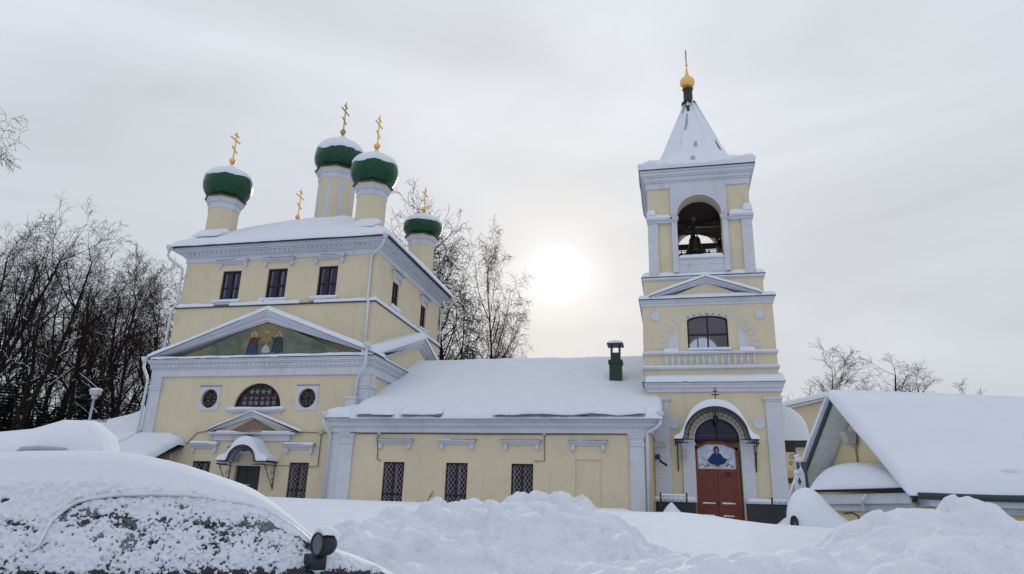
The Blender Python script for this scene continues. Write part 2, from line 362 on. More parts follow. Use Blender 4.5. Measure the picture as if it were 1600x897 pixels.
def snowfield(x0, x1, y0, y1, base, T, step=.25, edges=(.25, .25, .25, .25), seed=0, amp=.05, wob=0., scale=1.2, bulge=.0):
    """a blanket of snow with rounded free edges over base(x,y)"""
    ex0, ex1, ey0, ey1 = edges
    X, Y = np.meshgrid(spaced(x0, x1, step, ex0, ex1), spaced(y0, y1, step, ey0, ey1), indexing='ij')
    pr = edgeprof(X-x0, ex0)*edgeprof(x1-X, ex1)*edgeprof(Y-y0, ey0)*edgeprof(y1-Y, ey1)
    t = T(X, Y) if callable(T) else T
    wx = wob*fbm(X*1.7, Y*1.7, 3.3, seed+5, 3)*np.where(np.minimum(X-x0, x1-X) < .3, 1, 0); wy = wob*fbm(X*1.7, Y*1.7, 8.1, seed+9, 3)*2*np.where(Y-y0 < .3, 1, 0)
    b = base(X, Y)
    hh = t*(1+.35*fbm(X*.5, Y*.5, 1., seed+40, 3))*pr+amp*2*fbm(X*scale, Y*scale, 0., seed, 5)*pr
    Z = b+np.maximum(hh, .0)
    mb = MB(); P = np.stack([X+wx, Y+wy, Z], -1); n, m = X.shape; mb.grid(P)
    Q = np.stack([X+wx, Y+wy, b-.03], -1); bb = len(mb.v); mb.v += [tuple(q) for q in Q.reshape(-1, 3).tolist()]
    mb.f += [(bb+i*m+j, bb+(i+1)*m+j, bb+(i+1)*m+j+1, bb+i*m+j+1) for i in range(n-1) for j in range(m-1)]
    ring = [i*m for i in range(n)]+[(n-1)*m+j for j in range(1, m)]+[i*m+m-1 for i in range(n-2, -1, -1)]+[j for j in range(m-2, 0, -1)]
    L = len(ring)
    mb.f += [(ring[i], ring[(i+1) % L], bb+ring[(i+1) % L], bb+ring[i]) for i in range(L)]
    return mb
def ledge_snow(x0, x1, y0, y1, z, T=.12, seed=0, mb=None, step=.12, slope=0, amp=.02, wob=.05, gap=0):
    e = min(.12, (y1-y0)*.45, (x1-x0)*.3)
    def TT(X, Y):
        t = T*(1+.9*fbm(X*.9, Y*.9, 5., seed+3, 3))
        if gap: t = t*sm(gap-.04, gap+.04, vn(X*.55, Y*.55+9, 2., seed+11))
        return t
    s = snowfield(x0, x1, y0, y1, lambda X, Y: z+slope*(Y-y0)+0*X, TT, step, (e, e, e, e*.4), seed, amp, wob)
    if mb is not None: mb.add(s.v, s.f); return mb
    return s
def arc(cx, cz, rx, rz, a0, a1, n): return [(cx+rx*math.cos(R(a0+(a1-a0)*i/n)), cz+rz*math.sin(R(a0+(a1-a0)*i/n))) for i in range(n+1)]
def strip_y(mb, poly_in, poly_out, y0, y1):
    """band between two polylines (x,z) with thickness in y"""
    for i in range(len(poly_in)-1):
        a, b, c, d = poly_in[i], poly_in[i+1], poly_out[i+1], poly_out[i]
        mb.hexa([(a[0], y0, a[1]), (b[0], y0, b[1]), (b[0], y1, b[1]), (a[0], y1, a[1]), (d[0], y0, d[1]), (c[0], y0, c[1]), (c[0], y1, c[1]), (d[0], y1, d[1])])
    return mb
def cornice(mb, x0, x1, y0, y1, steps, dent=None):
    """stacked mouldings round a rectangular body; dent=(z0,z1,ov,pitch)"""
    for z0, z1, ov in steps: mb.box(x0-ov, x1+ov, y0-ov, y1+ov, z0, z1)
    if dent:
        z0, z1, ov, p = dent
        n = int((x1-x0+2*ov)/p)
        for i in range(n): x = x0-ov+p*(i+.25); mb.box(x, x+p*.55, y0-ov-.05, y0-ov+.02, z0, z1)
        n = int((y1-y0+2*ov)/p)
        for i in range(n):
            y = y0-ov+p*(i+.25); mb.box(x1+ov-.02, x1+ov+.05, y, y+p*.55, z0, z1)
    return mb

# ------------------------------------------------------------------ ground of snow
crest_u = [-60, -8, -4.2, -2.9, 2.8, 4.7, 5.7, 6.4, 7.1, 8.7, 60]; crest_z = [1.95, 1.92, 1.87, 1.84, 1.83, 1.84, 1.78, 1.69, 1.63, 1.58, 1.6]
def ground(u, v):
    x = u*math.cos(YAW)-v*math.sin(YAW)
    rr_ = u/np.maximum(v, 4.); vc = np.interp(rr_, [.14, .33], [20., 13.3])
    cz = 1.6+(np.interp(rr_*20, crest_u, crest_z)-1.6)*vc/20-.02
    z = .35+(cz-.35)*sm(vc*.45, vc, v)
    left = cz+(2.02-cz)*sm(vc, 31, v); right = cz+(1.12-cz)*sm(vc+.3, vc+3.5, v)
    zb = left+(right-left)*sm(-2.2, -.8, x)*sm(3.6, 5.2, u)
    z = np.where(v > vc, zb, z)
    z = z+(2.3-z)*sm(60, 300, v)
    near = sm(3, 9, v)*(1-sm(22, 30, v))
    z = z+near*(.16*fbm(u*.5, v*.5, 0, 3, 4)+.05*fbm(u*1.8, v*1.8, 0, 8, 4))*sm(6, 14, v)*(1-.8*sm(.62*vc, .95*vc, v))+.05*fbm(u*.2, v*.2, 0, 5, 3)
    return z
us = np.unique(np.concatenate([np.linspace(-300, -45, 30), np.linspace(-45, -8, 60), np.linspace(-8, 15, 190), np.linspace(15, 60, 40), np.linspace(60, 300, 24)]))
vs_ = np.unique(np.concatenate([np.linspace(-60, 3, 20), np.linspace(3, 24, 170), np.linspace(24, 60, 60), np.linspace(60, 600, 30)]))
Ug, Vg = np.meshgrid(us, vs_, indexing='ij')
Zg = ground(Ug, Vg)
gm = MB().grid(np.stack([Ug*math.cos(YAW)-Vg*math.sin(YAW), Ug*math.sin(YAW)+Vg*math.cos(YAW), Zg], -1))
tag(gm.build('snow_ground', M['snow'], smooth=True), 'smooth snow covered ground of the churchyard', None, kind='structure')

def snow_pile(name, u0, u1, v0, v1, fn, label, step=.035, group='ploughed snow piles'):
    U_, V_ = np.meshgrid(np.arange(u0, u1, step), np.arange(v0, v1, step), indexing='ij')
    Z = fn(U_, V_)
    cu, cv = (u0+u1)/2, (v0+v1)/2
    g = ground(U_, V_)-.05
    edge = np.minimum(np.minimum(U_-u0, u1-U_), np.minimum(V_-v0, v1-V_)); Z = g+(Z-g)*sm(0, .5, edge)
    mb = MB().grid(np.stack([U_, V_, Z], -1)); n, m = U_.shape
    keep = (Z > ground(U_, V_)-.04)
    kf = (keep[:-1, :-1] | keep[1:, :-1] | keep[:-1, 1:] | keep[1:, 1:]).ravel()
    mb.f = [f for f, k in zip(mb.f, kf) if k]
    r = bpy.data.objects.new(name, None)
    me = mb.mesh(name, M['snow_rough'], (cu, cv, .4), True); bm = bmesh.new(); bm.from_mesh(me)
    bmesh.ops.delete(bm, geom=[x for x in bm.verts if not x.link_faces], context='VERTS'); bm.to_mesh(me); bm.free()
    me.polygons.foreach_set('use_smooth', [True]*len(me.polygons))
    bpy.data.objects.remove(r)
    o = bpy.data.objects.new(name, me); COL.objects.link(o); o.location = uvw(cu, cv, .4); o.rotation_euler = (0, 0, YAW)
    return tag(o, label, 'snow pile', group)
ridge_u = [-5, -3.2, -2.71, -2.16, -1.8, -1.23, -.95, -.53, -.24, .1, .58, 1.01, 1.34, 1.63, 1.86, 2.1, 2.37, 2.9, 3.6]
ridge_z = [.6, .98, 1.26, 1.44, 1.58, 1.70, 1.78, 1.88, 1.90, 1.86, 1.86, 1.80, 1.76, 1.60, 1.42, 1.27, 1.15, .9, .6]
def pile_mid(u, v):
    rz = np.interp(u+.25*fbm(u*.8, v*.8, 0, 31, 3), ridge_u, ridge_z)
    vv = v-11+.9*fbm(u*.7, 0*u, 0, 21, 2)
    f = np.where(vv < 0, -vv/4.6, vv/2.6); prof = np.clip(1-f**1.35, 0, 1)
    g = .55; z = g+(rz-g)*prof-.12*(1-prof)
    env = sm(0, .25, prof)
    wx = u+.30*fbm(u*1.3, v*1.3, 0, 2, 3); wy = v+.30*fbm(u*1.3, v*1.3, 4, 2, 3)
    z = z+env*(.55*lumps(wx, wy, .85, 11, .35, .70, .7)*.85+.75*lumps(wx, wy*1.1, .36, 12, .3, .62, .6)+.8*lumps(wx, wy, .16, 13, .25, .6, .4))
    z = z+env*(.11*fbm(u*1.6, v*1.6, 0, 14, 6, .6)+.075*fbm(u*4, v*4, 0, 15, 5, .62)+.5*lumps(u, v, .085, 16, .25, .6, .22)*.7)-.10*env
    return z
snow_pile('snow_pile', -4.6, 3.4, 6.2, 13.6, pile_mid, 'large lumpy ploughed snow pile in front of the long yellow wing')
r2u = [3.2, 3.8, 4.12, 4.46, 4.81, 5.15, 5.49, 5.78, 5.9, 6.0, 6.1, 6.2, 6.47, 6.8, 7.2, 8, 9, 10.5, 12]
r2z = [.9, 1.25, 1.5, 1.65, 1.77, 1.84, 1.86, 1.87, 2.0, 2.04, 2.02, 1.86, 1.78, 1.68, 1.62, 1.5, 1.4, 1.2, .8]
def pile_right(u, v):
    rz = np.interp(u+.08*fbm(u*1.2, v*1.2, 0, 33, 3), r2u, r2z)
    vv = v-9.6+.5*fbm(u*.7, 0*u, 0, 25, 2)
    f = np.where(vv < 0, -vv/3.4, vv/1.8); prof = np.clip(1-f**1.4, 0, 1)
    z = .5+(rz-.5)*prof-.12*(1-prof); env = sm(0, .25, prof)
    wx = u+.22*fbm(u*1.5, v*1.5, 0, 7, 3); wy = v+.22*fbm(u*1.5, v*1.5, 4, 7, 3)
    return z+env*(.45*lumps(wx, wy, .9, 51, .4, .75, .6)*.5+.8*lumps(wx, wy, .34, 52, .3, .65, .4)*.8+.09*fbm(u*1.1, v*1.1, 0, 53, 5)+.055*fbm(u*4.5, v*4.5, 0, 54, 5, .62)+.5*lumps(u, v, .09, 55, .25, .6, .15)*.6)-.07*env
snow_pile('snow_pile', 3.1, 12, 6.4, 11.6, pile_right, 'high snow pile with a knob on its crest before the gabled yellow house')
r3u = [.6, 1.8, 3.09, 3.33, 3.51, 3.68, 3.93, 4.16, 4.46, 4.63, 4.85, 5.3, 6]
r3z = [1.02, 1.24, 1.42, 1.47, 1.46, 1.42, 1.46, 1.44, 1.40, 1.36, 1.30, 1.14, .8]
def pile_front(u, v):
    rz = np.interp(u, r3u, r3z); vv = v-7+.5*fbm(u*.9, 0*u, 0, 27, 2)
    f = np.where(vv < 0, -vv/2.6, vv/1.4); prof = np.clip(1-f**1.4, 0, 1)
    z = .45+(rz-.45)*prof-.12*(1-prof); env = sm(0, .25, prof)
    wx = u+.15*fbm(u*2, v*2, 0, 6, 3); wy = v+.15*fbm(u*2, v*2, 4, 6, 3)
    return z+env*(.7*lumps(wx, wy, .6, 61, .35, .75, .8)*.7+.8*lumps(wx, wy, .25, 62, .3, .7, .5)*.7+.05*fbm(u*1.6, v*1.6, 0, 63, 5)+.012*fbm(u*9, v*9, 0, 64, 4, .6))-.05*env
snow_pile('snow_pile', .3, 6.2, 4.6, 8.6, pile_front, 'low cloddy snow pile nearest the viewer at the lower right', .028)
def heap(u, v):
    d = np.hypot((u-7.05)/1.0, (v-31.1)/1.1); z = 1.1+1.28*np.clip(1-d**1.15, 0, 1)+.3*fbm(u*2, v*2, 0, 71, 4)*np.clip(1.2-d, 0, 1)
    return z
snow_pile('snow_pile', 5.8, 8.4, 29.8, 32.4, heap, 'small pointed snow heap against the railing left of the tower door', .07)
def heap2(u, v):
    d = np.hypot((u-11.6)/1.5, (v-29.2)/1.1); z = .9+1.15*np.clip(1-d**1.6, 0, 1)+.25*fbm(u*2, v*2, 0, 75, 4)*np.clip(1.2-d, 0, 1)
    return z
snow_pile('snow_pile', 9.9, 13.3, 27.9, 30.6, heap2, 'rounded snow heap below the railing right of the tower door', .07)

# ================================================================== windows
def tall_window(parent, x0, x1, y, z0, z1, grille=True, curtain='curtain', ncol=2, trans=.36, gl='glass', label=None):
    """red-brown casement set into its opening; y = wall face"""
    fr = MB(); t = .075; yf, yb = y+.10, y+.18
    fr.box(x0, x0+t, yf, yb, z0, z1); fr.box(x1-t, x1, yf, yb, z0, z1); fr.box(x0+t, x1-t, yf, yb, z1-t, z1); fr.box(x0+t, x1-t, yf, yb, z0, z0+t)
    xm = (x0+x1)/2; zt = z0+(z1-z0)*trans
    fr.box(xm-.06, xm+.06, yf-.01, yb-.01, z0+t, z1-t); fr.box(x0+t, x1-t, yf-.005, yb-.005, zt-.045, zt+.045)
    f = fr.build('window', M['brownframe'], parent, label=label)
    MB().box(x0+t, x1-t, yb-.015, yb+.01, z0+t, z1-t).build('pane', M[gl], f)
    if grille:
        g = MB(); cell = .235
        for a, b in ((x0+t, xm-.06), (xm+.06, x1-t)):
            for c, d in ((z0+t, zt-.045), (zt+.045, z1-t)):
                w, h = b-a, d-c; nx = 2; nz = max(1, round(h/.26)); dx, dz = w/nx, h/nz
                for i in range(nx):
                    for j in range(nz):
                        cx_, cz_ = a+(i+.5)*dx, c+(j+.5)*dz; yy = yf-.03
                        P = [(cx_-dx/2, yy, cz_), (cx_, yy, cz_+dz/2), (cx_+dx/2, yy, cz_), (cx_, yy, cz_-dz/2)]
                        for q in range(4): g.tube([P[q], P[(q+1) % 4]], .0065, 4)
        g.build('grille', M['grille'], f)
    if curtain:
        c = MB(); rr = random.Random(int(x0*10)); yy = yb-.02
        for a, b in ((x0+t, xm-.06), (xm+.06, x1-t)):
            a2 = a+(b-a)*rr.uniform(.05, .35) if not grille else a; e = a2+(b-a)*rr.uniform(.14, .26)
            c.box(a2, e, yy-.004, yy+.003, z0+t, z1-t*rr.uniform(1.1, 2.5))
        c.build('curtain', M[curtain], f)
    return f
def hood(parent, x0, x1, y, z, seed, snow=.05, foot=True):
    """bracketed drip moulding above a window"""
    m = MB(); m.box(x0, x1, y-.24, y, z-.06, z); m.box(x0+.05, x1-.05, y-.18, y+.0, z-.12, z-.062); m.box(x0+.10, x1-.10, y-.10, y, z-.20, z-.122)
    for xx in (x0+.10, x1-.10-.16): m.box(xx, xx+.16, y-.13, y, z-.42, z-.202); m.box(xx+.03, xx+.13, y-.10, y, z-.47, z-.422)
    h = m.build('window_hood', M['white'], parent, bevel=.008)
    MB().box(x0-.03, x1+.03, y-.27, y, z+.002, z+.022).build('metal_flashing', M['darkmetal'], h)
    if snow: ledge_snow(x0, x1, y-.26, y, z+.022, snow, seed).build('snow', M['snow'], h, True)
    return h
def sill(parent, x0, x1, y, z, seed, snow=.08):
    m = MB(); m.box(x0, x1, y-.16, y, z-.10, z); m.box(x0+.05, x1-.05, y-.11, y, z-.20, z-.102)
    h = m.build('window_sill', M['white'], parent, bevel=.008); ledge_snow(x0-.02, x1+.02, y-.17, y+.10, z, snow, seed, step=.06).build('snow', M['snow'], h, True)
    return h
def drainpipe(parent, pts, r=.075, funnel=True):
    m = MB(); m.tube(pts, r, 8)
    if funnel:
        x, y, z = pts[0]; m.lathe((x, y, z-.02), [(.08, 0), (.20, .22), (.21, .34), (.16, .34)], 10)
    for i in range(1, len(pts)):
        a, b = Vector(pts[i-1]), Vector(pts[i])
        if abs(a.z-b.z) > 1.5:
            for q in np.arange(.15, 1, 1.4/abs(a.z-b.z)):
                p = a.lerp(b, q); m.lathe((p.x, p.y, p.z), [(r+.003, 0), (r+.02, .01), (r+.02, .05), (r+.003, .06)], 8)
    return m.build('drainpipe', M['pipe'], parent, True)
def cable(parent, pts, r=.022, mat='cable'): return MB().tube(pts, r, 5).build('cable', M[mat], parent, True)

# ================================================================== five-domed church block
CX0, CX1, CY = -28.75, -15.55, 34.2
church = empty('church', (-22.3, 40.6, 1.9), 'yellow square church block with five green onion domes and painted gable', 'church')
lunette = arc(-21.98, 6.78, 1.40, 1.30, 0, 180, 28)
cuts = [MB().prism_y(lunette, CY-.3, CY+.45)]
for cx_ in (-24.95, -19.05): cuts.append(MB().prism_y([(cx_+.50*math.cos(a), 7.25+.52*math.sin(a)) for a in np.linspace(0, 2*PI, 33)[:-1]], CY-.3, CY+.40))
cuts.append(MB().box(-19.60, -18.50, CY-.3, CY+.40, 1.75, 3.90)); cuts.append(MB().box(-25.35, -24.25, CY-.3, CY+.40, 1.75, 3.90)); cuts.append(MB().box(-22.75, -21.25, CY-.3, CY+.40, 1.4, 3.70))
boolcut('wall', MB().box(CX0, CX1, CY, 47.2, 0, 8.7), cuts, M['yellow'], church)
# upper storey
UX0, UX1, UY0, UY1 = -28.72, -15.98, 34.9, 46.1
MB().box(UX0, UX1, UY0, UY1, 8.7, 12.8).build('upper_wall', M['yellow'], church)
uw = [(-26.0, -24.75), (-22.98, -21.72), (-19.72, -18.52)]
sw = [(37.35, 38.35), (42.3, 43.3)]
cuts = [MB().box(a, b, UY0-.2, UY0+.5, 13.22, 15.02) for a, b in uw]+[MB().box(UX1-.6, UX1+.3, a, b, 13.2, 14.78) for a, b in sw]
boolcut('upper_wall', MB().box(UX0+.12, UX1-.10, UY0+.10, UY1-.1, 12.8, 15.75), cuts, M['yellow'], church)
MB().box(UX1-.40, UX1-.07, UY0+.065, UY0+.42, 12.8, 15.75).build('corner_strip', M['yellow'], church)
for i, (a, b) in enumerate(uw):
    tall_window(church, a, b, UY0+.10, 13.22, 15.02, False, 'curtain', 2, .42, 'glassblue')
    hood(church, a-.38, b+.42, UY0+.10, 15.62 if i < 3 else 15.6, 30+i, .05); sill(church, a-.35, b+.2, UY0+.10, 13.1, 40+i, .14)
for i, (a, b) in enumerate(sw):
    x = UX1-.10
    f = MB(); t = .07; xf, xb = x-.16, x-.08
    f.box(xf, xb, a, a+t, 13.2, 14.78); f.box(xf, xb, b-t, b, 13.2, 14.78); f.box(xf, xb, a+t, b-t, 14.71, 14.78); f.box(xf, xb, a+t, b-t, 13.2, 13.27)
    f.box(xf+.01, xb+.01, (a+b)/2-.05, (a+b)/2+.05, 13.27, 14.71); f.box(xf+.005, xb+.005, a+t, b-t, 13.9, 13.98)
    f = f.build('window', M['brownframe'], church); MB().box(xf, xf+.03, a+t, b-t, 13.27, 14.71).build('pane', M['clear' if 0 else 'glassblue'], f)
    c = MB()
    for q in range(6): c.box(xf+.032, xf+.04+.003*(q % 2), a+t+.02+q*.04, a+t+.05+q*.04, 13.27, 14.7)
    c.build('curtain', M['curtain'], f)
    m = MB().box(x, x+.20, a-.3, b+.3, 15.25, 15.33).box(x, x+.12, a-.22, b+.22, 15.10, 15.248)
    for yy in (a-.2, b+.05): m.box(x, x+.14, yy, yy+.15, 14.85, 15.098)
    h = m.build('window_hood', M['white'], church); MB().box(x, x+.24, a-.33, b+.33, 15.332, 15.355).build('metal_flashing', M['darkmetal'], h)
    m = MB().box(x, x+.16, a-.2, b+.2, 12.97, 13.1).build('window_sill', M['white'], church)
    ledge_snow(x, x+.2, a-.2, b+.2, 13.1, .16, 60+i, step=.06).build('snow', M['snow'], m, True)
# string course with broken snow
sc = MB().box(UX0-.06, UX1+.06, UY0-.08, UY1+.06, 12.72, 12.802)
sc = sc.build('string_course', M['darkmetal'], church)
s = MB()
for x0, x1 in ((-28.6, -26.15), (-25.1, -22.9), (-22.9, -20.6), (-19.7, -16.0)): ledge_snow(x0, x1, UY0-.12, UY0+.12, 12.803, .2, int(-x0), s)
s.add(*(lambda q: (q.v, q.f))(ledge_snow(UX1-.12, UX1+.10, UY0-.1, UY1+.08, 12.803, .2, 77)))
s.build('snow', M['snow'], sc, True)
# main cornice
cornice(MB(), UX0+.12, UX1-.10, UY0+.10, UY1-.1, [(15.62, 15.95, .06), (15.95, 16.02, .16), (16.02, 16.18, .22), (16.18, 16.26, .34), (16.26, 16.38, .48), (16.38, 16.46, .58)], (16.05, 16.17, .24, .30)).build('cornice', M['white'], church, bevel=.01)
MB().box(UX0-.62, UX1+.66, UY0-.66, UY1+.66, 16.465, 16.51).build('roof', M['darkmetal'], church)
def hip(X, Y):
    d = np.minimum(np.minimum(X-(UX0-.7), (UX1+.7)-X), np.minimum(Y-(UY0-.7), (UY1+.7)-Y)); return 16.5+.60*np.minimum(d, 7.2)+.25*sm(0, 4, d)
MB().add([(UX0-.6, UY0-.6, 16.5), (UX1+.6, UY0-.6, 16.5), (UX1+.6, UY1+.6, 16.5), (UX0-.6, UY1+.6, 16.5), (-23.2, 40.5, 20.6), (-21.5, 40.5, 20.6)],
         [(0, 1, 5, 4), (1, 2, 5), (2, 3, 4, 5), (3, 0, 4)]).build('roof', M['greenrail'], church)
snowfield(UX0-.82, UX1+.78, UY0-.72, UY1+.76, hip, .34, .22, (.5, .4, .4, .4), 3, .10, .06, .9).build('roof_snow', M['snow'], church, True)
# low storey : pilasters, frieze, cornice
for x0, x1 in ((CX0-.02, CX0+.62), (CX1-.58, CX1+.02)):
    m = MB(); m.box(x0, x1, CY-.10, CY+.02, 0, 7.72); m.box(x0-.03, x1+.03, CY-.14, CY+.02, 7.72, 7.86); m.box(x0-.06, x1+.06, CY-.18, CY+.02, 7.86, 8.0); m.box(x0, x1, CY-.10, CY+.02, 8.0, 8.5)
    if x0 < -20: m.box(CX0-.30, CX0, CY+.12, CY+.9, 0, 8.5)
    else: m.box(CX1, CX1+.10, CY+.02, CY+.55, 0, 8.5); m.box(CX1, CX1+.16, CY, CY+.6, 7.76, 7.98)
    m.build('pilaster', M['white'], church, bevel=.01)
cornice(MB(), CX0, CX1, CY, 47.2, [(8.48, 8.9, .12), (8.9, 8.97, .17), (8.97, 9.16, .21), (9.16, 9.24, .27), (9.24, 9.36, .33), (9.36, 9.42, .38)], (9.0, 9.14, .21, .28)).build('cornice', M['white'], church, bevel=.01)
MB().box(CX0-.41, CX1+.41, CY-.41, 47.6, 9.425, 9.46).build('metal_flashing', M['darkmetal'], church)
s = MB(); ledge_snow(-28.9, -15.3, CY-.40, CY+.2, 9.462, .14, 5, s, slope=.1)
ledge_snow(CX1-.2, CX1+.38, CY+.2, 40, 9.462, .14, 6, s); s.build('snow', M['snow'], church, True)
# front gable (pediment)
A = (-29.10, 9.48); B = (-21.98, 12.12); C = (-15.16, 9.48)
def rake(mb, A, B, C, y0, y1, o, i):
    """two sloping mouldings; o,i = drop below the roof line (outer, inner)"""
    mb.hexa([(A[0], y0, A[1]-i), (B[0], y0, B[1]-i), (B[0], y1, B[1]-i), (A[0], y1, A[1]-i), (A[0], y0, A[1]-o), (B[0], y0, B[1]-o), (B[0], y1, B[1]-o), (A[0], y1, A[1]-o)])
    mb.hexa([(B[0], y0, B[1]-i), (C[0], y0, C[1]-i), (C[0], y1, C[1]-i), (B[0], y1, B[1]-i), (B[0], y0, B[1]-o), (C[0], y0, C[1]-o), (C[0], y1, C[1]-o), (B[0], y1, B[1]-o)])
class Clip: pass
def clipz(mb, z):   # flatten anything under z
    mb.v = [(x, y, max(q, z)) for x, y, q in mb.v]; return mb
m = MB()
for o, i, ov in ((0, .10, .40), (.10, .24, .34), (.24, .32, .27), (.32, .50, .21), (.50, .60, .14)): rake(m, A, B, C, CY-ov, UY0+.02, o, i)
clipz(m, 9.475); g = m.build('gable_moulding', M['white'], church)
m = MB(); rake(m, (A[0]-.03, A[1]), (B[0], B[1]+.02), (C[0]+.03, C[1]), CY-.43, UY0, -.035, .0); clipz(m, 9.47).build('metal_flashing', M['darkmetal'], church)
tym = MB().prism_y([(-27.3, 9.47), (-16.6, 9.47), (-21.98, 11.65)], CY-.03, CY+.3).build('tympanum', M['mural'], church, label='gable painted with figures on clouds under a golden glow')
# painting: golden glow, dove, two robed figures, clouds
def flat(mb, poly, y, d=.012): return mb.prism_y(poly, y-d, y)
yy = CY-.03
P0 = MB().prism_y([(-23.25, 9.55), (-20.72, 9.55), (-20.72, 10.98), (-21.98, 11.55), (-23.25, 11.0)], yy-.008, yy); P0.build('painted_panel', M['cloud_blue'] if False else M['mural'], tym)
m = MB(); cx_, cz_ = -21.93, 10.92
for q in range(36):
    a = 2*PI*q/36; r = (.62 if q % 2 else .78); r = min(r, 1.0)
    flat(m, [(cx_, cz_-.02), (cx_+r*math.cos(a-.07)*.9, cz_+min(r*math.sin(a-.07)*.78, .48)), (cx_+r*math.cos(a+.07)*.9, cz_+min(r*math.sin(a+.07)*.78, .48))], yy-.012-.0002*q)
m.build('painted_glow', M['sky_gold'], tym)
m = MB(); flat(m, [(cx_-.26, 11.03), (cx_-.08, 10.98), (cx_, 10.92), (cx_+.08, 10.98), (cx_+.26, 11.03), (cx_+.1, 10.93), (cx_, 10.86), (cx_-.1, 10.93)], yy-.03); m.build('painted_dove', M['paint_white'], tym)
m = MB()
for q in range(13):
    a = -23.1+q*.19; flat(m, [(a+.15*math.cos(t)+.02, 9.66+.10*math.sin(t)+.05*math.sin(q*1.7)) for t in np.linspace(0, 2*PI, 13)[:-1]], yy-.030-.0006*q)
m.build('painted_clouds', M['cloud_blue'], tym)
m = MB(); flat(m, [(-22.15, 9.75), (-21.6, 9.75), (-21.68, 10.02), (-21.86, 10.2), (-21.9, 10.38), (-21.94, 10.2), (-22.12, 10.0)], yy-.022); m.build('painted_orb', M['paint_white'], tym)
def fig(x, up, low, halo, s=1):
    m = MB(); flat(m, [(x+.20*math.cos(t), 10.78+.22*math.sin(t)) for t in np.linspace(0, 2*PI, 20)[:-1]] if halo == 'round' else [(x-.26, 10.62), (x+.02, 11.08), (x+.24, 10.62)], yy-.020); h = m.build('painted_figure', M['halo'], tym)
    m = MB(); flat(m, [(x-.35, 9.72), (x+.36, 9.72), (x+.30, 10.1), (x+.27, 10.38), (x-.27, 10.38), (x-.33, 10.05)], yy-.034); m.build('painted_robe', M[low], h)
    m = MB(); flat(m, [(x-.27, 10.3), (x+.27, 10.3), (x+.26, 10.5), (x+.14, 10.66), (x-.12, 10.66), (x-.25, 10.5)], yy-.042)
    flat(m, [(x+.2*s, 10.45), (x+.42*s, 10.58), (x+.46*s, 10.66), (x+.38*s, 10.63), (x+.15*s, 10.54)][::s], yy-.044); m.build('painted_cloak', M[up], h)
    m = MB(); flat(m, [(x+.075*math.cos(t), 10.79+.11*math.sin(t)) for t in np.linspace(0, 2*PI, 16)[:-1]], yy-.05); m.build('painted_head', M['skin'], h)
    m = MB()
    for q in (-.2, -.07, .08, .21): flat(m, [(x+q, 9.74), (x+q+.03, 9.74), (x+q*.6+.02, 10.28), (x+q*.6, 10.28)], yy-.040)
    m.build('painted_folds', M['cloud_blue'], h)
fig(-22.72, 'robe_red', 'robe_blue', 'round', 1); fig(-21.18, 'robe_green', 'robe_green', 'tri', -1)
# gable snow : two sloping blankets
def gable_snow(A, B, C, y0, y1, T, seed, e=.25):
    s = MB()
    for P, Q, ed in ((A, B, (e, 0, .22, 0)), (B, C, (0, e, .22, 0))):
        sl_ = (Q[1]-P[1])/(Q[0]-P[0])
        q = snowfield(P[0], Q[0], y0, y1, lambda X, Y, P=P, sl_=sl_: P[1]+sl_*(X-P[0])+.04, T, .15, ed, seed, .03, .05)
        s.add(q.v, q.f)
    return s
gable_snow((A[0]-.1, A[1]), (B[0], B[1]), (C[0]+.08, C[1]), CY-.46, UY0+.1, .26, 21).build('gable_snow', M['snow'], church, True)
# side gable on the right flank
SA = (33.9, 9.48); SB = (41.0, 12.05); SC = (48.0, 9.48)
def rakex(mb, A, B, C, x0, x1, o, i):
    for P, Q in ((A, B), (B, C)):
        mb.hexa([(x0, P[0], P[1]-i), (x1, P[0], P[1]-i), (x1, Q[0], Q[1]-i), (x0, Q[0], Q[1]-i), (x0, P[0], P[1]-o), (x1, P[0], P[1]-o), (x1, Q[0], Q[1]-o), (x0, Q[0], Q[1]-o)])
m = MB()
for o, i, ov in ((0, .12, .38), (.12, .26, .32), (.26, .46, .22), (.46, .58, .13)): rakex(m, SA, SB, SC, UX1-.02, CX1+ov, o, i)
n = int(7.2/.3)
for q in range(n):
    y = 34.6+q*.3; z = SA[1]+(y-SA[0])*(SB[1]-SA[1])/(SB[0]-SA[0])-.40
    if y < 40.9: m.box(CX1+.20, CX1+.27, y, y+.16, z, z+.12)
    y2 = 82-y; 
    if y2 > 41.1: m.box(CX1+.20, CX1+.27, y2-.16, y2, z, z+.12)
clipz(m, 9.475); m.build('side_gable_moulding', M['white'], church)
m = MB(); rakex(m, (SA[0]-.03, SA[1]), SB, SC, UX1, CX1+.42, -.035, 0); clipz(m, 9.47).build('metal_flashing', M['darkmetal'], church)
MB().prism_x([(34.9, 9.47), (47, 9.47), (41, 11.75)], CX1-.2, CX1+.02).build('side_tympanum', M['yellow'], church)
s = MB()
for P, Q, ed in ((SA, SB, (0, .2, .3, 0)), (SB, SC, (0, .2, 0, .3))):
    sl_ = (Q[1]-P[1])/(Q[0]-P[0])
    q = snowfield(UX1-.1, CX1+.44, P[0], Q[0], lambda X, Y, P=P, sl_=sl_: P[1]+sl_*(Y-P[0])+.04, .42, .15, ed, 23, .04, .04); s.add(q.v, q.f)
s.build('side_gable_snow', M['snow'], church, True)
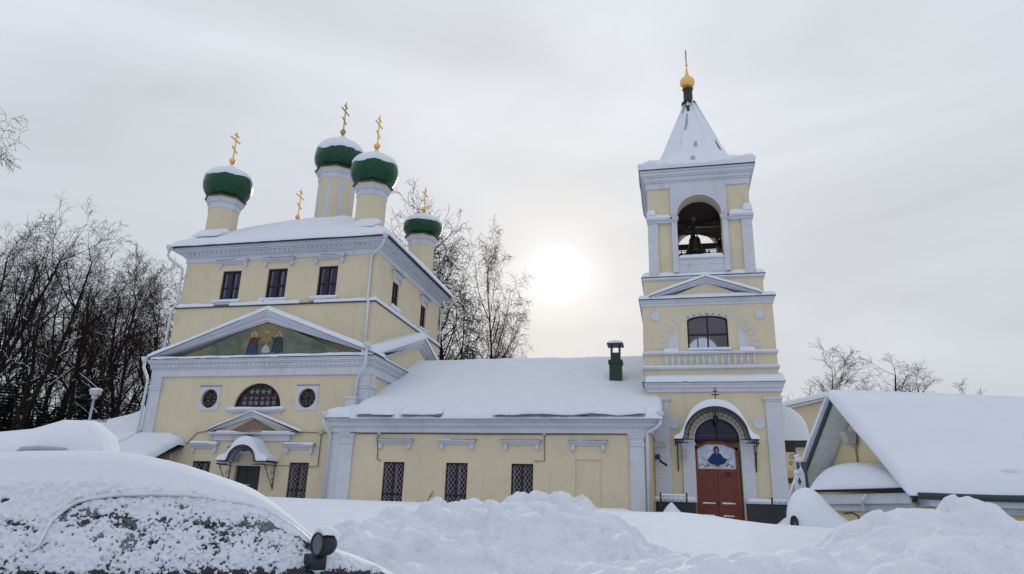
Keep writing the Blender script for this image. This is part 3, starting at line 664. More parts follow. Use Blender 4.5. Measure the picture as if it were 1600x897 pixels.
# lunette
yf = CY+.14
outer = arc(-21.98, 6.78, 1.40, 1.30, 0, 180, 28); inner = arc(-21.98, 6.78, 1.31, 1.21, 0, 180, 28)
m = strip_y(MB(), inner, outer, yf, yf+.08); m.box(-23.38, -20.58, yf, yf+.08, 6.78, 6.86)
for x in (-22.68, -21.98, -21.28): h = 1.28*math.sqrt(1-((x+21.98)/1.38)**2); m.box(x-.045, x+.045, yf-.005, yf+.075, 6.86, 6.78+h)
for z in (7.38,): w = 1.36*math.sqrt(1-((z-6.78)/1.28)**2); m.box(-21.98-w, -21.98+w, yf-.01, yf+.07, z-.04, z+.04)
f = m.build('window', M['brownframe'], church, label='half-round window with white star lattice')
MB().prism_y(inner, yf+.05, yf+.06).build('pane', M['glass'], f)
m = MB()
for i in range(8):
    for j in range(4):
        x, z = -23.2+i*.35, 7.02+j*.31
        if ((x+21.98)/1.2)**2+((z-6.78)/1.1)**2 > 1: continue
        for a in (0, 60, 120): m.tube([(x-.17*math.cos(R(a)), yf+.02, z-.15*math.sin(R(a))), (x+.17*math.cos(R(a)), yf+.02, z+.15*math.sin(R(a)))], .009, 4)
        m.tube([(x+.11*math.cos(t), yf+.015, z+.10*math.sin(t)) for t in np.linspace(0, 2*PI, 7)], .008, 4)
m.build('grille', M['grille'], f)
m = MB().box(-23.75, -20.25, CY-.16, CY, 6.58, 6.68).box(-23.6, -20.4, CY-.10, CY, 6.5, 6.578)
for x in (-23.5, -22.4, -21.5, -20.6): m.box(x, x+.12, CY-.07, CY, 6.42, 6.498)
sl_o = m.build('window_sill', M['white'], church); ledge_snow(-23.72, -20.28, CY-.18, CY+.1, 6.68, .10, 91, step=.08).build('snow', M['snow'], sl_o, True)
# round windows
for i, cx_ in enumerate((-24.95, -19.05)):
    sq = boolcut('round_window_surround', MB().box(cx_-.63, cx_+.63, CY-.035, CY+.05, 6.60, 7.92), [MB().prism_y([(cx_+.50*math.cos(a), 7.25+.52*math.sin(a)) for a in np.linspace(0, 2*PI, 33)[:-1]], CY-.3, CY+.3)], M['white'], church)
    MB().box(cx_-.66, cx_+.66, CY-.06, CY, 7.925, 7.95).build('metal_flashing', M['darkmetal'], sq)
    o_ = [(cx_+.50*math.cos(a), 7.25+.52*math.sin(a)) for a in np.linspace(0, 2*PI, 33)]; i_ = [(cx_+.42*math.cos(a), 7.25+.44*math.sin(a)) for a in np.linspace(0, 2*PI, 33)]
    m = strip_y(MB(), i_, o_, yf, yf+.07); m.box(cx_-.035, cx_+.035, yf+.003, yf+.06, 6.82, 7.68); m.box(cx_-.43, cx_+.43, yf, yf+.065, 7.21, 7.28)
    f = m.build('window', M['brownframe'], church); MB().prism_y(i_[:-1], yf+.03, yf+.04).build('pane', M['glass'], f)
    m = MB()
    for x in (-.21, .21):
        for z in (-.21, .21): m.tube([(cx_+x+.14*math.cos(t), yf+.015, 7.25+z+.14*math.sin(t)) for t in np.linspace(0, 2*PI, 9)[:-1]], .006, 4, True)
    m.build('grille', M['grille'], f)
# ground floor windows and doorway
tall_window(church, -19.60, -18.50, CY, 1.75, 3.90); tall_window(church, -25.35, -24.25, CY, 1.75, 3.90)
d = MB().box(-22.75, -21.25, CY+.22, CY+.28, 1.4, 3.70)
for x0, x1 in ((-22.68, -22.04), (-21.96, -21.32)):
    d.box(x0+.08, x1-.08, CY+.19, CY+.218, 1.6, 2.35); d.box(x0+.08, x1-.08, CY+.19, CY+.218, 2.5, 3.55)
d = d.build('door', M['greendoor'], church, label='dark green double door under the small arched canopy'); MB().box(-22.2, -21.85, CY+.15, CY+.19, 2.72, 2.76).build('handle', M['lampgrey'], d)
hood(church, -20.0, -18.25, CY, 4.78, 51, .13); hood(church, -25.6, -23.9, CY, 4.78, 52, .13)
# small pediment above the door
A2, B2, C2 = (-24.55, 5.44), (-22.0, 6.48), (-19.3, 5.44)
m = MB(); rake(m, A2, B2, C2, CY-.34, CY+.02, 0, .09); rake(m, A2, B2, C2, CY-.24, CY+.02, .09, .28); clipz(m, 5.42); m.box(-24.5, -19.35, CY-.34, CY, 5.30, 5.415); m.box(-24.2, -19.7, CY-.12, CY, 4.98, 5.298)
m.build('door_pediment', M['white'], church); m = MB(); rake(m, A2, B2, C2, CY-.38, CY, -.03, 0); clipz(m, 5.417).build('metal_flashing', M['darkmetal'], church)
t2 = MB().prism_y([(-23.6, 5.42), (-20.3, 5.42), (-22.0, 6.14)], CY-.03, CY+.1).build('door_tympanum', M['mural'], church)
m = MB(); flat(m, [(-22.7, 5.62), (-22.35, 5.66), (-22.15, 5.9), (-21.98, 5.98), (-21.8, 5.9), (-21.6, 5.66), (-21.25, 5.62), (-21.6, 5.54), (-22.3, 5.54)], CY-.03); m.build('painted_cherub', M['terracotta'], t2)
gable_snow((-24.6, 5.46), (-22.0, 6.48), (-19.0, 5.42), CY-.40, CY+.02, .09, 27, .15).build('pediment_snow', M['snow'], church, True)
ledge_snow(-24.0, -19.6, CY-.34, CY-.03, 5.417, .08, 93, step=.08).build('snow', M['snow'], church, True)
A3, B3, C3 = (-22.7, 4.62), (-22.0, 5.12), (-21.05, 4.40)
A3, B3, C3 = (-23.05, 4.55), (-22.02, 5.25), (-21.0, 4.55)
m = MB(); rake(m, A3, B3, C3, CY-.42, CY, 0, .14); m.box(-23.0, -21.05, CY-.36, CY, 4.30, 4.42); m.build('small_gable', M['white'], church)
m = MB(); rake(m, (A3[0]-.04, A3[1]), B3, (C3[0]+.04, C3[1]), CY-.46, CY, -.03, 0); m.build('metal_flashing', M['darkmetal'], church)
MB().prism_y([(-22.85, 4.42), (-21.2, 4.42), (-22.02, 5.08)], CY-.12, CY-.0).build('small_tympanum', M['yellow'], church)
# arched canopy of the side door
def arch_canopy(parent, cx_, zs, rx, rz, y0, y1, wing, snowT, seed, scroll=True):
    yb = y1; k = 24; m = MB()
    ring = arc(cx_, zs, rx, rz, 0, 180, k)
    for r_, y in ((1.0, y0), (.86, y0), (1.0, (y0+y1)/2)): m.tube([(cx_+(x-cx_)*r_, y, zs+(z-zs)*r_) for x, z in ring], .028, 5)
    for i in range(0, k, 1):
        x, z = ring[i]; m.tube([(x, y0, z), (cx_+(x-cx_)*.86, y0, zs+(z-zs)*.86)], .014, 4)
        x2, z2 = ring[i+1]; xm_, zm_ = cx_+((x+x2)/2-cx_)*.93, zs+((z+z2)/2-zs)*.93
        m.tube([(xm_+.05*math.cos(t), y0, zm_+.05*math.sin(t)) for t in np.linspace(0, 2*PI, 7)[:-1]], .012, 4, True)
    for s_ in (-1, 1):
        xa, xb = cx_+s_*rx, cx_+s_*(rx+wing)
        for zz in (zs, zs-.16): m.tube([(cx_+s_*rx*.86, y0, zz), (xb, y0, zz)], .026, 5); m.tube([(xb, y0, zz), (xb, y1, zz)], .026, 5)
        for q in range(4):
            xx = xa+(xb-xa)*(q+.5)/4; m.tube([(xx+.05*math.cos(t), y0, zs-.08+.06*math.sin(t)) for t in np.linspace(0, 2*PI, 7)[:-1]], .012, 4, True)
        m.tube([(xb, y0, zs), (xb, y1, zs-.0)], .03, 5)
        if scroll:
            xe = xb-s_*.08
            m.tube([(xe, y0+.05, zs-.1), (xe, y1, zs-1.3)], .02, 5); m.tube([(xe, y1-.03, zs), (xe, y1-.03, zs-1.35)], .022, 5)
            for (cy_, cz_, r_) in ((y0+.3, zs-.30, .13), (y1-.25, zs-.55, .13), (y1-.16, zs-.85, .09), (y1-.12, zs-1.1, .07)):
                m.tube([(xe, cy_+r_*(1-t/9)*math.cos(t), cz_+r_*(1-t/9)*math.sin(t)) for t in np.linspace(0, 7.5, 20)], .013, 4)
    c = m.build('canopy', M['iron'], parent, True)
    prof = [(cx_-rx-wing, zs)]+[p for p in ring[::-1]]+[(cx_+rx+wing, zs)]
    m = MB()
    for i in range(len(prof)-1):
        a, b = prof[i], prof[i+1]; m.hexa([(a[0], y0, a[1]), (b[0], y0, b[1]), (b[0], y1, b[1]), (a[0], y1, a[1]), (a[0], y0, a[1]+.03), (b[0], y0, b[1]+.03), (b[0], y1, b[1]+.03), (a[0], y1, a[1]+.03)])
    m.build('canopy_sheet', M['steel'], c)
    # snow following the curved sheet
    W = rx+wing
    def base(X, Y):
        t = np.clip((X-cx_)/rx, -1, 1); return zs+.03+rz*np.sqrt(1-t*t)
    n_ = 60; th = np.linspace(0, PI, n_)
    outx = cx_-np.cos(th)*(W+.06); P = []
    ys = np.array([y0-.04, y0-.03, y0+.02, y0+.1, y0+.25, (y0+y1)/2, y1])
    tt = np.array([0, .55, .8, .95, 1, 1, 1.05])
    topz = base(outx, 0)+snowT*np.sin(th)**.55*(1+.25*fbm(outx*.8+seed, outx*0, 0, seed, 3))+.02
    # smooth the top so that the snow bridges the hollows
    k_ = np.ones(7)/7; pad = np.pad(topz, 3, mode='edge'); tz = np.convolve(pad, k_, 'valid'); tz[0] = topz[0]-.1; tz[-1] = topz[-1]-.1; tz = np.maximum(tz, base(outx, 0)+.03)
    b = base(outx, 0)
    P = np.stack([np.stack([outx, np.full(n_, y), b+(tz-b)*t_], -1) for y, t_ in zip(ys, tt)], 1)
    s = MB().grid(P); front = np.stack([np.stack([outx, np.full(n_, y0-.035), b-.01], -1), P[:, 0]], 1); s.grid(front)
    for e in (0, n_-1):
        pass
    s.build('canopy_snow', M['snow'], c, True)
    return c
arch_canopy(church, -21.72, 3.86, .84, .80, 33.05, 34.2, .55, .42, 3)
cable(church, [(-25.9, CY-.05, 4.75), (-25.6, CY-.06, 5.1), (-25.3, CY-.05, 5.4), (-24.3, CY-.07, 5.5), (-22, CY-.42, 5.43), (-19.3, CY-.1, 5.44), (-18.1, CY-.08, 5.42), (-17.95, CY-.07, 5.4), (-17.95, CY-.06, 3.72), (-18.9, CY-.06, 3.65), (-19.2, CY-.05, 3.7)])
cable(church, [(-17.95, CY-.07, 5.42), (-17.2, CY-.07, 5.38), (-16.7, CY-.07, 5.4)])
cable(church, [(-20.2, 33.4, 3.7), (-19.9, CY-.1, 3.72), (-19.2, CY-.06, 3.72), (-18.9, CY-.06, 3.85)], .018)
MB().box(-18.1, -17.85, CY-.16, CY-.06, 5.36, 5.56).build('junction_box', M['lampgrey'], church)
# drainpipes
drainpipe(church, [(UX0-.72, UY0-.62, 16.25), (UX0-.72, UY0-.62, 15.95), (UX0-.66, UY0-.5, 15.75), (UX0-.08, UY0-.0, 15.25), (UX0-.02, UY0-.02, 15.1), (UX0-.02, UY0-.02, 12.95), (UX0-.18, UY0-.14, 12.6), (UX0-.18, UY0-.14, 9.6)])
drainpipe(church, [(UX1+.5, UY0-.55, 16.3), (UX1+.2, UY0-.3, 15.95), (UX1-.45, UY0-.06, 15.5), (UX1-.45, UY0-.06, 12.95), (UX1-.32, UY0-.2, 12.65), (UX1-.32, UY0-.16, 9.6)])
drainpipe(church, [(UX1+.62, UY1+.5, 16.2), (UX1+.6, UY1+.45, 15.9), (UX1+.05, UY1-.0, 15.5), (UX1+.03, UY1-.05, 12.9)])
drainpipe(church, [(CX0-.48, CY-.4, 9.25), (CX0-.48, CY-.4, 9.0), (CX0-.3, CY-.24, 8.5), (CX0-.22, CY-.2, 8.3), (CX0-.22, CY-.2, 3.0)])
drainpipe(church, [(CX1-.05, CY-.62, 9.75), (CX1-.05, CY-.62, 8.9), (CX1-.5, CY-.3, 8.35), (CX1-.62, CY-.24, 8.2), (CX1-.62, CY-.24, 6.3)], .085)

# ------------------------------------------------------------------ domes
def cross3(mb, x, y, z0, h, w=.045):
    """three-barred cross, bars running along y"""
    mb.box(x-.03, x+.03, y-w, y+w, z0, z0+h); b = h*.27
    mb.box(x-.035, x+.035, y-b, y+b, z0+h*.66, z0+h*.66+w*2); mb.box(x-.035, x+.035, y-b*.45, y+b*.45, z0+h*.84, z0+h*.84+w*2)
    mb.hexa([(x-.035, y-b*.55, z0+h*.36), (x+.035, y-b*.55, z0+h*.36), (x+.035, y+b*.55, z0+h*.24), (x-.035, y+b*.55, z0+h*.24), (x-.035, y-b*.55, z0+h*.36+w*2), (x+.035, y-b*.55, z0+h*.36+w*2), (x+.035, y+b*.55, z0+h*.24+w*2), (x-.035, y+b*.55, z0+h*.24+w*2)])
    for yy, zz in ((y-b, z0+h*.66+w), (y+b, z0+h*.66+w), (y, z0+h)): mb.sphere((x, yy, zz), w*1.35, 6, 4)
    return mb
PROF = [(.56, -.82), (.62, -.77), (.77, -.64), (.90, -.44), (.98, -.22), (1, -.02), (.985, .15), (.93, .30), (.82, .43), (.67, .52), (.49, .585), (.32, .64), (.19, .72), (.10, .84)]
def cat(prof, n=4):
    P = [Vector((a, b, 0)) for a, b in prof]; o = []
    for i in range(len(P)-1):
        p0, p1, p2, p3 = P[max(i-1, 0)], P[i], P[i+1], P[min(i+2, len(P)-1)]
        for q in range(n):
            t = q/n; v = .5*((2*p1)+(-p0+p2)*t+(2*p0-5*p1+4*p2-p3)*t*t+(-p0+3*p1-3*p2+p3)*t**3); o.append((v.x, v.y))
    return o+[prof[-1]]
def dome(x, y, zb, zdt, zw, Rr, rd, ztop, crossh, label, slots=False, sc=1., sharp=1., gold='gold'):
    """zb drum bottom, zdt underside of onion, zw widest point"""
    zc = zdt-.30*sc
    a8 = PI/8
    m = MB().lathe((x, y, 0), [(rd, zb), (rd, zc-.45*sc)], 8, a8)
    drum = m.build('drum', M['yellow'], church, label=label)
    m = MB().lathe((x, y, 0), [(rd+.02, zc-.50*sc), (rd+.06, zc-.42*sc), (rd+.04, zc-.36*sc), (rd+.06, zc-.10*sc), (rd+.14, zc-.02*sc), (rd+.16, zc+.08*sc), (rd+.24, zc+.12*sc), (rd+.26, zc+.17*sc)], 8, a8)
    for s_ in range(8):
        a, b = a8+2*PI*s_/8, a8+2*PI*(s_+1)/8
        for q in range(5):
            t = (q+.5)/5; r_ = rd+.09; px = x+r_*(math.cos(a)*(1-t)+math.cos(b)*t); py = y+r_*(math.sin(a)*(1-t)+math.sin(b)*t)
            m.box(px-.045, px+.045, py-.045, py+.045, zc-.10*sc, zc+.0)
    m.build('drum_cornice', M['white'], drum)
    m = MB().lathe((x, y, 0), [(rd+.2, zc+.172*sc), (rd+.25, zc+.19*sc), (rd+.27, zc+.26*sc), (rd+.20, zc+.28*sc)], 8, a8)
    for s_ in range(8):
        a, b = a8+2*PI*s_/8, a8+2*PI*(s_+1)/8
        for q in range(6):
            t = (q+.5)/6; r_ = rd+.25; m.sphere((x+r_*(math.cos(a)*(1-t)+math.cos(b)*t), y+r_*(math.sin(a)*(1-t)+math.sin(b)*t), zc+.23*sc), .05*sc, 6, 4)
    m.build('gilt_band', M['dgold'], drum)
    MB().lathe((x, y, 0), [(rd+.15, zc+.27*sc), (rd+.36, zc+.30*sc), (rd+.36, zc+.34*sc), (rd*.9, zc+.40*sc)], 8, a8).build('dome_skirt', M['darkmetal'], drum)
    if slots:
        for s_ in range(8):
            a = a8+2*PI*(s_+.5)/8; r_ = rd*math.cos(PI/8)+.015; c, s0 = math.cos(a), math.sin(a)
            m = MB(); w = .16
            m.hexa([(x+r_*c+s0*w, y+r_*s0-c*w, zb+1.1), (x+r_*c-s0*w, y+r_*s0+c*w, zb+1.1), (x+(r_-.1)*c-s0*w, y+(r_-.1)*s0+c*w, zb+1.1), (x+(r_-.1)*c+s0*w, y+(r_-.1)*s0-c*w, zb+1.1),
                    (x+r_*c+s0*w, y+r_*s0-c*w, zc-.75), (x+r_*c-s0*w, y+r_*s0+c*w, zc-.75), (x+(r_-.1)*c-s0*w, y+(r_-.1)*s0+c*w, zc-.75), (x+(r_-.1)*c+s0*w, y+(r_-.1)*s0-c*w, zc-.75)])
            m.build('drum_niche', M['white'], drum)
    # onion
    pr = cat(PROF); hlo = (zw-zdt)/.80; hup = (ztop-zw)/.84
    pts = [(max(.06, r*Rr), (z*hlo if z < 0 else z*hup)+zw) for r, z in pr]
    k = 56; m = MB().lathe((x, y, 0), pts, k); me_o = m.build('onion_dome', M['dome'], drum, True)
    uvl = me_o.data.uv_layers.new(name='UV'); vco = [v.co for v in me_o.data.vertices]
    nk = len(pts)
    for p in me_o.data.polygons:
        js = [vi % k for vi in p.vertices]; wrap = (max(js)-min(js)) > 2
        for li, vi in zip(p.loop_indices, p.vertices):
            j, i = vi % k, vi//k; j = j+k if (wrap and j < 3) else j
            uvl.data[li].uv = (j/k*28*.35*1.414, i*.35*.36)
    # snow cap, ragged lower edge
    top = [(r, z) for r, z in pr if z > .05]; th = np.linspace(0, 2*PI, 97)[:-1]; rows = 16
    V = np.zeros((rows, 97, 3)); thc = np.linspace(0, 2*PI, 97)
    z0 = .25+.12*np.sin(thc)+.20*(fbm(np.cos(thc)*2.5+x, np.sin(thc)*2.5+y, 0, 4, 4))+.05*np.sin(thc*14)*0
    rr = [r for r, z in pr]; zz = [z for r, z in pr]
    for i in range(rows):
        t = i/(rows-1); zt = z0+(.80-z0)*t; r_ = np.interp(zt, zz, rr); th_ = np.minimum(1, t*7+.05)
        T = .015+.055*th_*(1-.4*t)+.03*fbm(np.cos(thc)*3, np.sin(thc)*3, t*3, 6, 3)
        if i == 0: T = T*0+.002
        V[i, :, 0] = x+np.cos(thc)*(r_*Rr+T*.75); V[i, :, 1] = y+np.sin(thc)*(r_*Rr+T*.75); V[i, :, 2] = zt*hup+zw+T*.9*th_*(.4+.6*(1-r_))
    s = MB().grid(V); s.build('snow_cap', M['snow'], drum, True)
    g = MB().lathe((x, y, ztop-.12), [(.15*sc, 0), (.10*sc, .10), (.13*sc, .24*sc), (.10*sc, .34*sc)], 12)
    g.sphere((x, y, ztop+.40*sc), .21*sc, 14, 10); g.lathe((x, y, ztop+.56*sc), [(.08*sc, 0), (.04*sc, .14)], 8); g.build('orb', M[gold], drum, True)
    cross3(MB(), x, y, ztop+.62*sc, crossh, .042*sc).build('cross', M[gold], drum)
    return drum
dome(-27.80, 36.5, 17.4, 20.40, 21.50, 1.53, .95, 22.95, 1.95, 'yellow drum with green onion dome at the front left corner of the roof')
dome(-17.62, 36.6, 17.4, 20.62, 21.68, 1.47, .90, 23.15, 1.95, 'yellow drum with green onion dome at the front right corner of the roof')
dome(-17.40, 45.0, 17.0, 20.62, 21.42, 1.42, .92, 22.55, 1.55, 'yellow drum with green onion dome at the back right corner of the roof', sc=.9)
dome(-22.45, 40.9, 19.0, 24.15, 25.20, 1.74, 1.27, 27.15, 2.15, 'tallest drum with white niches and the central green onion dome', True, gold='dgold')
dome(-28.05, 45.6, 17.0, 20.4, 21.55, 1.5, 1.0, 22.9, 2.2, 'yellow drum with green onion dome hidden at the back left corner of the roof')
for (x, y, z, r) in ((-27.6, 35.3, 17.85, .9), (-17.3, 35.4, 17.9, .7)):
    q = snowfield(x-r, x+r, y-.5, y+.7, lambda X, Y: z+.6*(Y-y)-.25+0*X, .34, .1, (.4, .4, .4, .3), int(r*10), .06, .1); q.build('drifted_snow', M['snow'], church, True)

# ================================================================== long low wing (refectory)
NX0, NX1, NY = -16.7, -1.05, 33.0
wing = empty('church_wing', (-8.9, 37, 1.9), 'long low yellow wing with barred windows under a deep snow roof', 'church wing')
nw = [(-13.88, -12.80), (-10.70, -9.62), (-7.50, -6.46)]
cuts = [MB().box(a, b, NY-.3, NY+.4, 1.65, 3.92) for a, b in nw]+[MB().box(-4.50, -3.30, NY-.3, NY+.07, 1.4, 4.15)]
boolcut('wall', MB().box(NX0+.1, NX1, NY, 48, 0, 5.5), cuts, M['yellow'], wing)
for a, b in nw: tall_window(wing, a, b, NY, 1.65, 3.92, trans=.34)
for i, (a, b) in enumerate(((-14.28, -12.42), (-11.12, -9.26), (-7.97, -6.1), (-4.77, -3.03))): hood(wing, a, b, NY, 4.98, 100+i, .03)
for x0, x1 in ((-16.25, -15.55), (-2.02, -1.36)):
    m = MB(); m.box(x0, x1, NY-.12, NY+.02, 0, 4.75); m.box(x0-.04, x1+.04, NY-.16, NY+.02, 4.75, 4.86); m.box(x0, x1, NY-.12, NY+.02, 4.86, 5.10); m.box(x0-.04, x1+.04, NY-.17, NY+.02, 5.10, 5.22); m.box(x0-.08, x1+.08, NY-.21, NY+.02, 5.22, 5.32)
    if x0 < -10: m.box(NX0, -16.2, NY+.0-.04, NY+1.2, 0, 5.4)
    m.build('pilaster', M['white'], wing, bevel=.01)
cornice(MB(), NX0+.1, NX1, NY, 44, [(5.32, 5.56, .14), (5.56, 5.62, .2), (5.62, 5.80, .26), (5.80, 5.86, .33), (5.86, 6.0, .40)]).build('cornice', M['white'], wing, bevel=.01)
MB().box(NX0-.35, NX1+.44, NY-.46, NY+2, 6.002, 6.04).build('roof_edge', M['darkmetal'], wing)
MB().prism_x([(NY-.44, 6.04), (41, 10.26), (49.5, 6.0)], -15.5, NX1+.4).build('roof', M['greenrail'], wing)
def nbase(X, Y): return np.where(Y < 41, 6.04+.5*(Y-32.55), 10.26-.5*(Y-41))+0*X
SL = ((-15.3, -13.35), (-12.95, -10.9), (-8.3, -1.3))
def inslab(X):
    w = 0*X
    for a_, b_ in SL: w = np.maximum(w, sm(a_-.1, a_+.12, X)*(1-sm(b_-.12, b_+.1, X)))
    return w
def nT(X, Y):
    w = inslab(X); fr = NY-.62+.50*w+.12*fbm(X*2.2, 0*X, 3., 92, 3)*w
    return (.34+.10*fbm(X*.3, Y*.3, 0, 44, 3)+.12*np.exp(-((Y-41)/1.6)**2))*np.where(w > .02, sm(fr-.02, fr+.10, Y), 1)
snowfield(-15.62, NX1+.52, NY-.62, 42.5, nbase, nT, .13, (0, .28, .30, .5), 13, .07, .10, .8).build('roof_snow', M['snow'], wing, True)
def cbase(X, Y): return np.minimum(6.04+.42*(Y-32.5), 6.04+.42*(X+17.1))
snowfield(-17.12, -15.5, NY-.56, CY+.02, cbase, .30, .08, (.25, 0, .25, 0), 17, .10, .06, 1.5).build('roof_snow', M['snow'], wing, True)
# slabs of crusted snow sliding over the eave
for (x0, x1), sd, lift in zip(SL, (1, 2, 4), (.07, .08, .06)):
    n = int((x1-x0)/.05); xs = np.linspace(x0-.05, x1+.05, n); k_ = np.linspace(0, 1, 14)
    a = np.clip(np.minimum((xs-x0+.05)/.35, (x1+.05-xs)/.35), 0, 1)**.5
    rag = .34*fbm(xs*1.1, 0, sd, 6, 4)+.12*fbm(xs*6, 0, sd, 7, 3)
    yf_ = NY-.66-.05*a+rag; zb_ = 6.05+lift+.20*fbm(xs*.8, 0, sd, 8, 4); th_ = (.13+.10*vn(xs*.9, 0, sd, 3))*a+.015
    top = np.stack([np.stack([xs, yf_+.75*q, zb_+.36*q+th_*(math.sqrt(1-(1-min(1, q/.18+.02))**2))*(1-.25*q)], -1) for q in k_], 1)
    bot = np.stack([np.stack([xs, yf_+.02+.75*q, zb_+.30*q-.01], -1) for q in k_], 1)
    m = MB().grid(top).grid(bot); m.grid(np.stack([top[:, 0], bot[:, 0]], 1)); m.grid(np.stack([top[0], bot[0]], 1)); m.grid(np.stack([top[-1], bot[-1]], 1))
    m.build('snow_slab', M['snow'], wing, True)
ic = MB(); rr = random.Random(4)
for q in range(70):
    x = rr.uniform(-16.5, -1); L_ = rr.uniform(.05, .22)*(1 if rr.random() < .8 else 1.8); ic.tube([(x, NY-.47, 6.02), (x, NY-.47, 6.02-L_)], [.014, .003], 5)
ic.build('icicles', M['snow'], wing, True)
cable(wing, [(-16.4, NY-.06, 5.3), (-15.5, NY-.24, 5.28), (-15.2, NY-.06, 5.26), (-12, NY-.05, 5.28), (-9, NY-.05, 5.26), (-5, NY-.05, 5.28), (-2.1, NY-.05, 5.30)])
cable(wing, [(-14.22, NY-.05, 5.27), (-14.22, NY-.27, 5.0), (-14.22, NY-.05, 4.5), (-14.22, NY-.05, 4.02), (-14.0, NY-.05, 3.98)]); cable(wing, [(-5.95, NY-.05, 5.27), (-5.93, NY-.05, 4.05), (-6.4, NY-.05, 4.05)], .018)
MB().box(-14.28, -14.12, NY-.12, NY, 5.2, 5.32).box(-6.02, -5.88, NY-.12, NY, 5.22, 5.34).build('junction_box', M['lampgrey'], wing)
drainpipe(wing, [(-17.05, NY-.48, 5.95), (-17.05, NY-.48, 5.75), (-16.85, NY-.3, 5.35), (-16.8, NY-.14, 5.2), (-16.8, NY-.14, 2.0)], .09)
drainpipe(wing, [(-.62, NY-.42, 5.95), (-.62, NY-.42, 5.75), (-.8, NY-.35, 5.55), (-1.2, NY-.2, 5.38), (-1.22, NY-.14, 5.2), (-1.22, NY-.14, 1.8)], .085)
MB().tube([(-.98, NY-.02, 5.3), (-.98, NY-.02, 1.8)], .035, 6).build('ochre_pipe', M['rustpipe'], wing)
MB().box(-16.55, -16.02, 33.65, 34.15, 6.3, 7.12).box(-16.6, -15.97, 33.6, 34.18, 7.12, 7.24).build('small_chimney', M['white'], wing, label='short square white chimney at the left end of the wing roof')
gc = MB().box(-3.22, -2.58, 36.7, 37.3, 7.6, 9.38).box(-3.27, -2.53, 36.65, 37.35, 9.38, 9.58).box(-3.15, -2.65, 36.75, 37.25, 9.58, 9.98)
for x in (-3.15, -2.73):
    for y in (36.75, 37.17): gc.box(x, x+.08, y, y+.08, 9.98, 10.40)
gc = gc.build('metal_chimney', M['green'], wing, label='green metal chimney with an open top on the wing roof')
MB().box(-3.32, -2.48, 36.58, 37.42, 10.38, 10.47).build('chimney_cap', M['darkmetal'], gc)
snowfield(-3.32, -2.48, 36.58, 37.42, lambda X, Y: 10.47+0*X, lambda X, Y: .22*np.clip(1-np.hypot(X+2.9, Y-37)/.75, .1, 1)+.05, .06, (.1, .1, .1, .1), 5, .01).build('snow', M['snow'], gc, True)

# ================================================================== bell tower
TX0, TX1, TY0, TY1 = -1.34, 4.86, 34.5, 40.7
tower = empty('bell_tower', (1.76, 37.6, 1.9), 'tall square yellow and white bell tower with snowy tent roof above a red door', 'bell tower')
DX = 1.90; ZS = 5.25
cuts = [MB().prism_y([(DX-1.02, 1.0), (DX+1.0, 1.0)]+arc(DX-.01, ZS, 1.01, .98, 0, 180, 24), TY0-.4, TY0+.55)]
boolcut('wall', MB().box(TX0, TX1, TY0, TY1, 0, 7.5), cuts, M['yellow'], tower)
# lower plinth, pilasters, door piers
for a, b in ((TX0-.05, DX-1.1), (DX+1.1, TX1+.10)):
    pl = MB().box(a, b, TY0-.55, TY0+.02, 0, 2.42).build('shaded_plinth', M['stone'], tower)  # dark colour paints in the shaded void under the ledge, plus granite steps
    MB().box(a-.03, b+.03, TY0-.60, TY0, 2.42, 2.52).build('slab', M['white'], pl); ledge_snow(a, b, TY0-.62, TY0-.05, 2.52, .13, int(a*3)+9).build('snow', M['snow'], pl, True)
for x0, x1 in ((-.95, -.22), (4.14, 4.82)):
    m = MB(); m.box(x0, x1, TY0-.10, TY0+.02, 2.42, 7.0); m.box(x0-.05, x1+.05, TY0-.14, TY0+.02, 7.0, 7.08); m.box(x0-.09, x1+.09, TY0-.18, TY0+.02, 7.08, 7.2); m.build('pilaster', M['brickwhite'], tower, bevel=.01)
for x0, x1 in ((.32, .88), (2.92, 3.48)):
    m = MB(); m.box(x0, x1, TY0-.13, TY0+.02, 2.42, 4.98); m.box(x0-.04, x1+.04, TY0-.17, TY0+.02, 4.98, 5.10); m.box(x0-.0, x1+.0, TY0-.15, TY0+.02, 5.10, 5.22); m.build('door_pier', M['brickwhite'], tower, bevel=.01)
# fan of voussoirs round the door arch
m = MB(); nV = 17
for q in range(nV):
    a0 = PI*q/nV+.012; a1 = PI*(q+1)/nV-.012
    m.prism_y([(DX+1.08*math.cos(a0), ZS+1.04*math.sin(a0)), (DX+1.52*math.cos(a0), ZS+1.46*math.sin(a0)), (DX+1.52*math.cos(a1), ZS+1.46*math.sin(a1)), (DX+1.08*math.cos(a1), ZS+1.04*math.sin(a1))], TY0-.085, TY0+.01)
m.build('voussoirs', M['yellow'], tower)
MB().prism_y([(DX+1.50*math.cos(a), ZS+1.44*math.sin(a)) for a in np.linspace(0, PI, 30)]+[(DX+1.03*math.cos(a), ZS+1.0*math.sin(a)) for a in np.linspace(PI, 0, 30)], TY0-.03, TY0+.01).build('arch_joints', M['stone'], tower)
m = strip_y(MB(), arc(DX, ZS, 1.01, .98, 0, 180, 24), arc(DX, ZS, 1.085, 1.05, 0, 180, 24), TY0-.12, TY0+.3); m.build('arch_trim', M['white'], tower)
for x in (-.58, 4.02-.42):
    pass
for x, z in ((-.02, 5.98), (3.82, 6.0)): MB().prism_y([(x+.26*math.cos(a), z+.27*math.sin(a)) for a in np.linspace(0, 2*PI, 29)[:-1]], TY0-.05, TY0+.01).build('roundel', M['white'], tower)
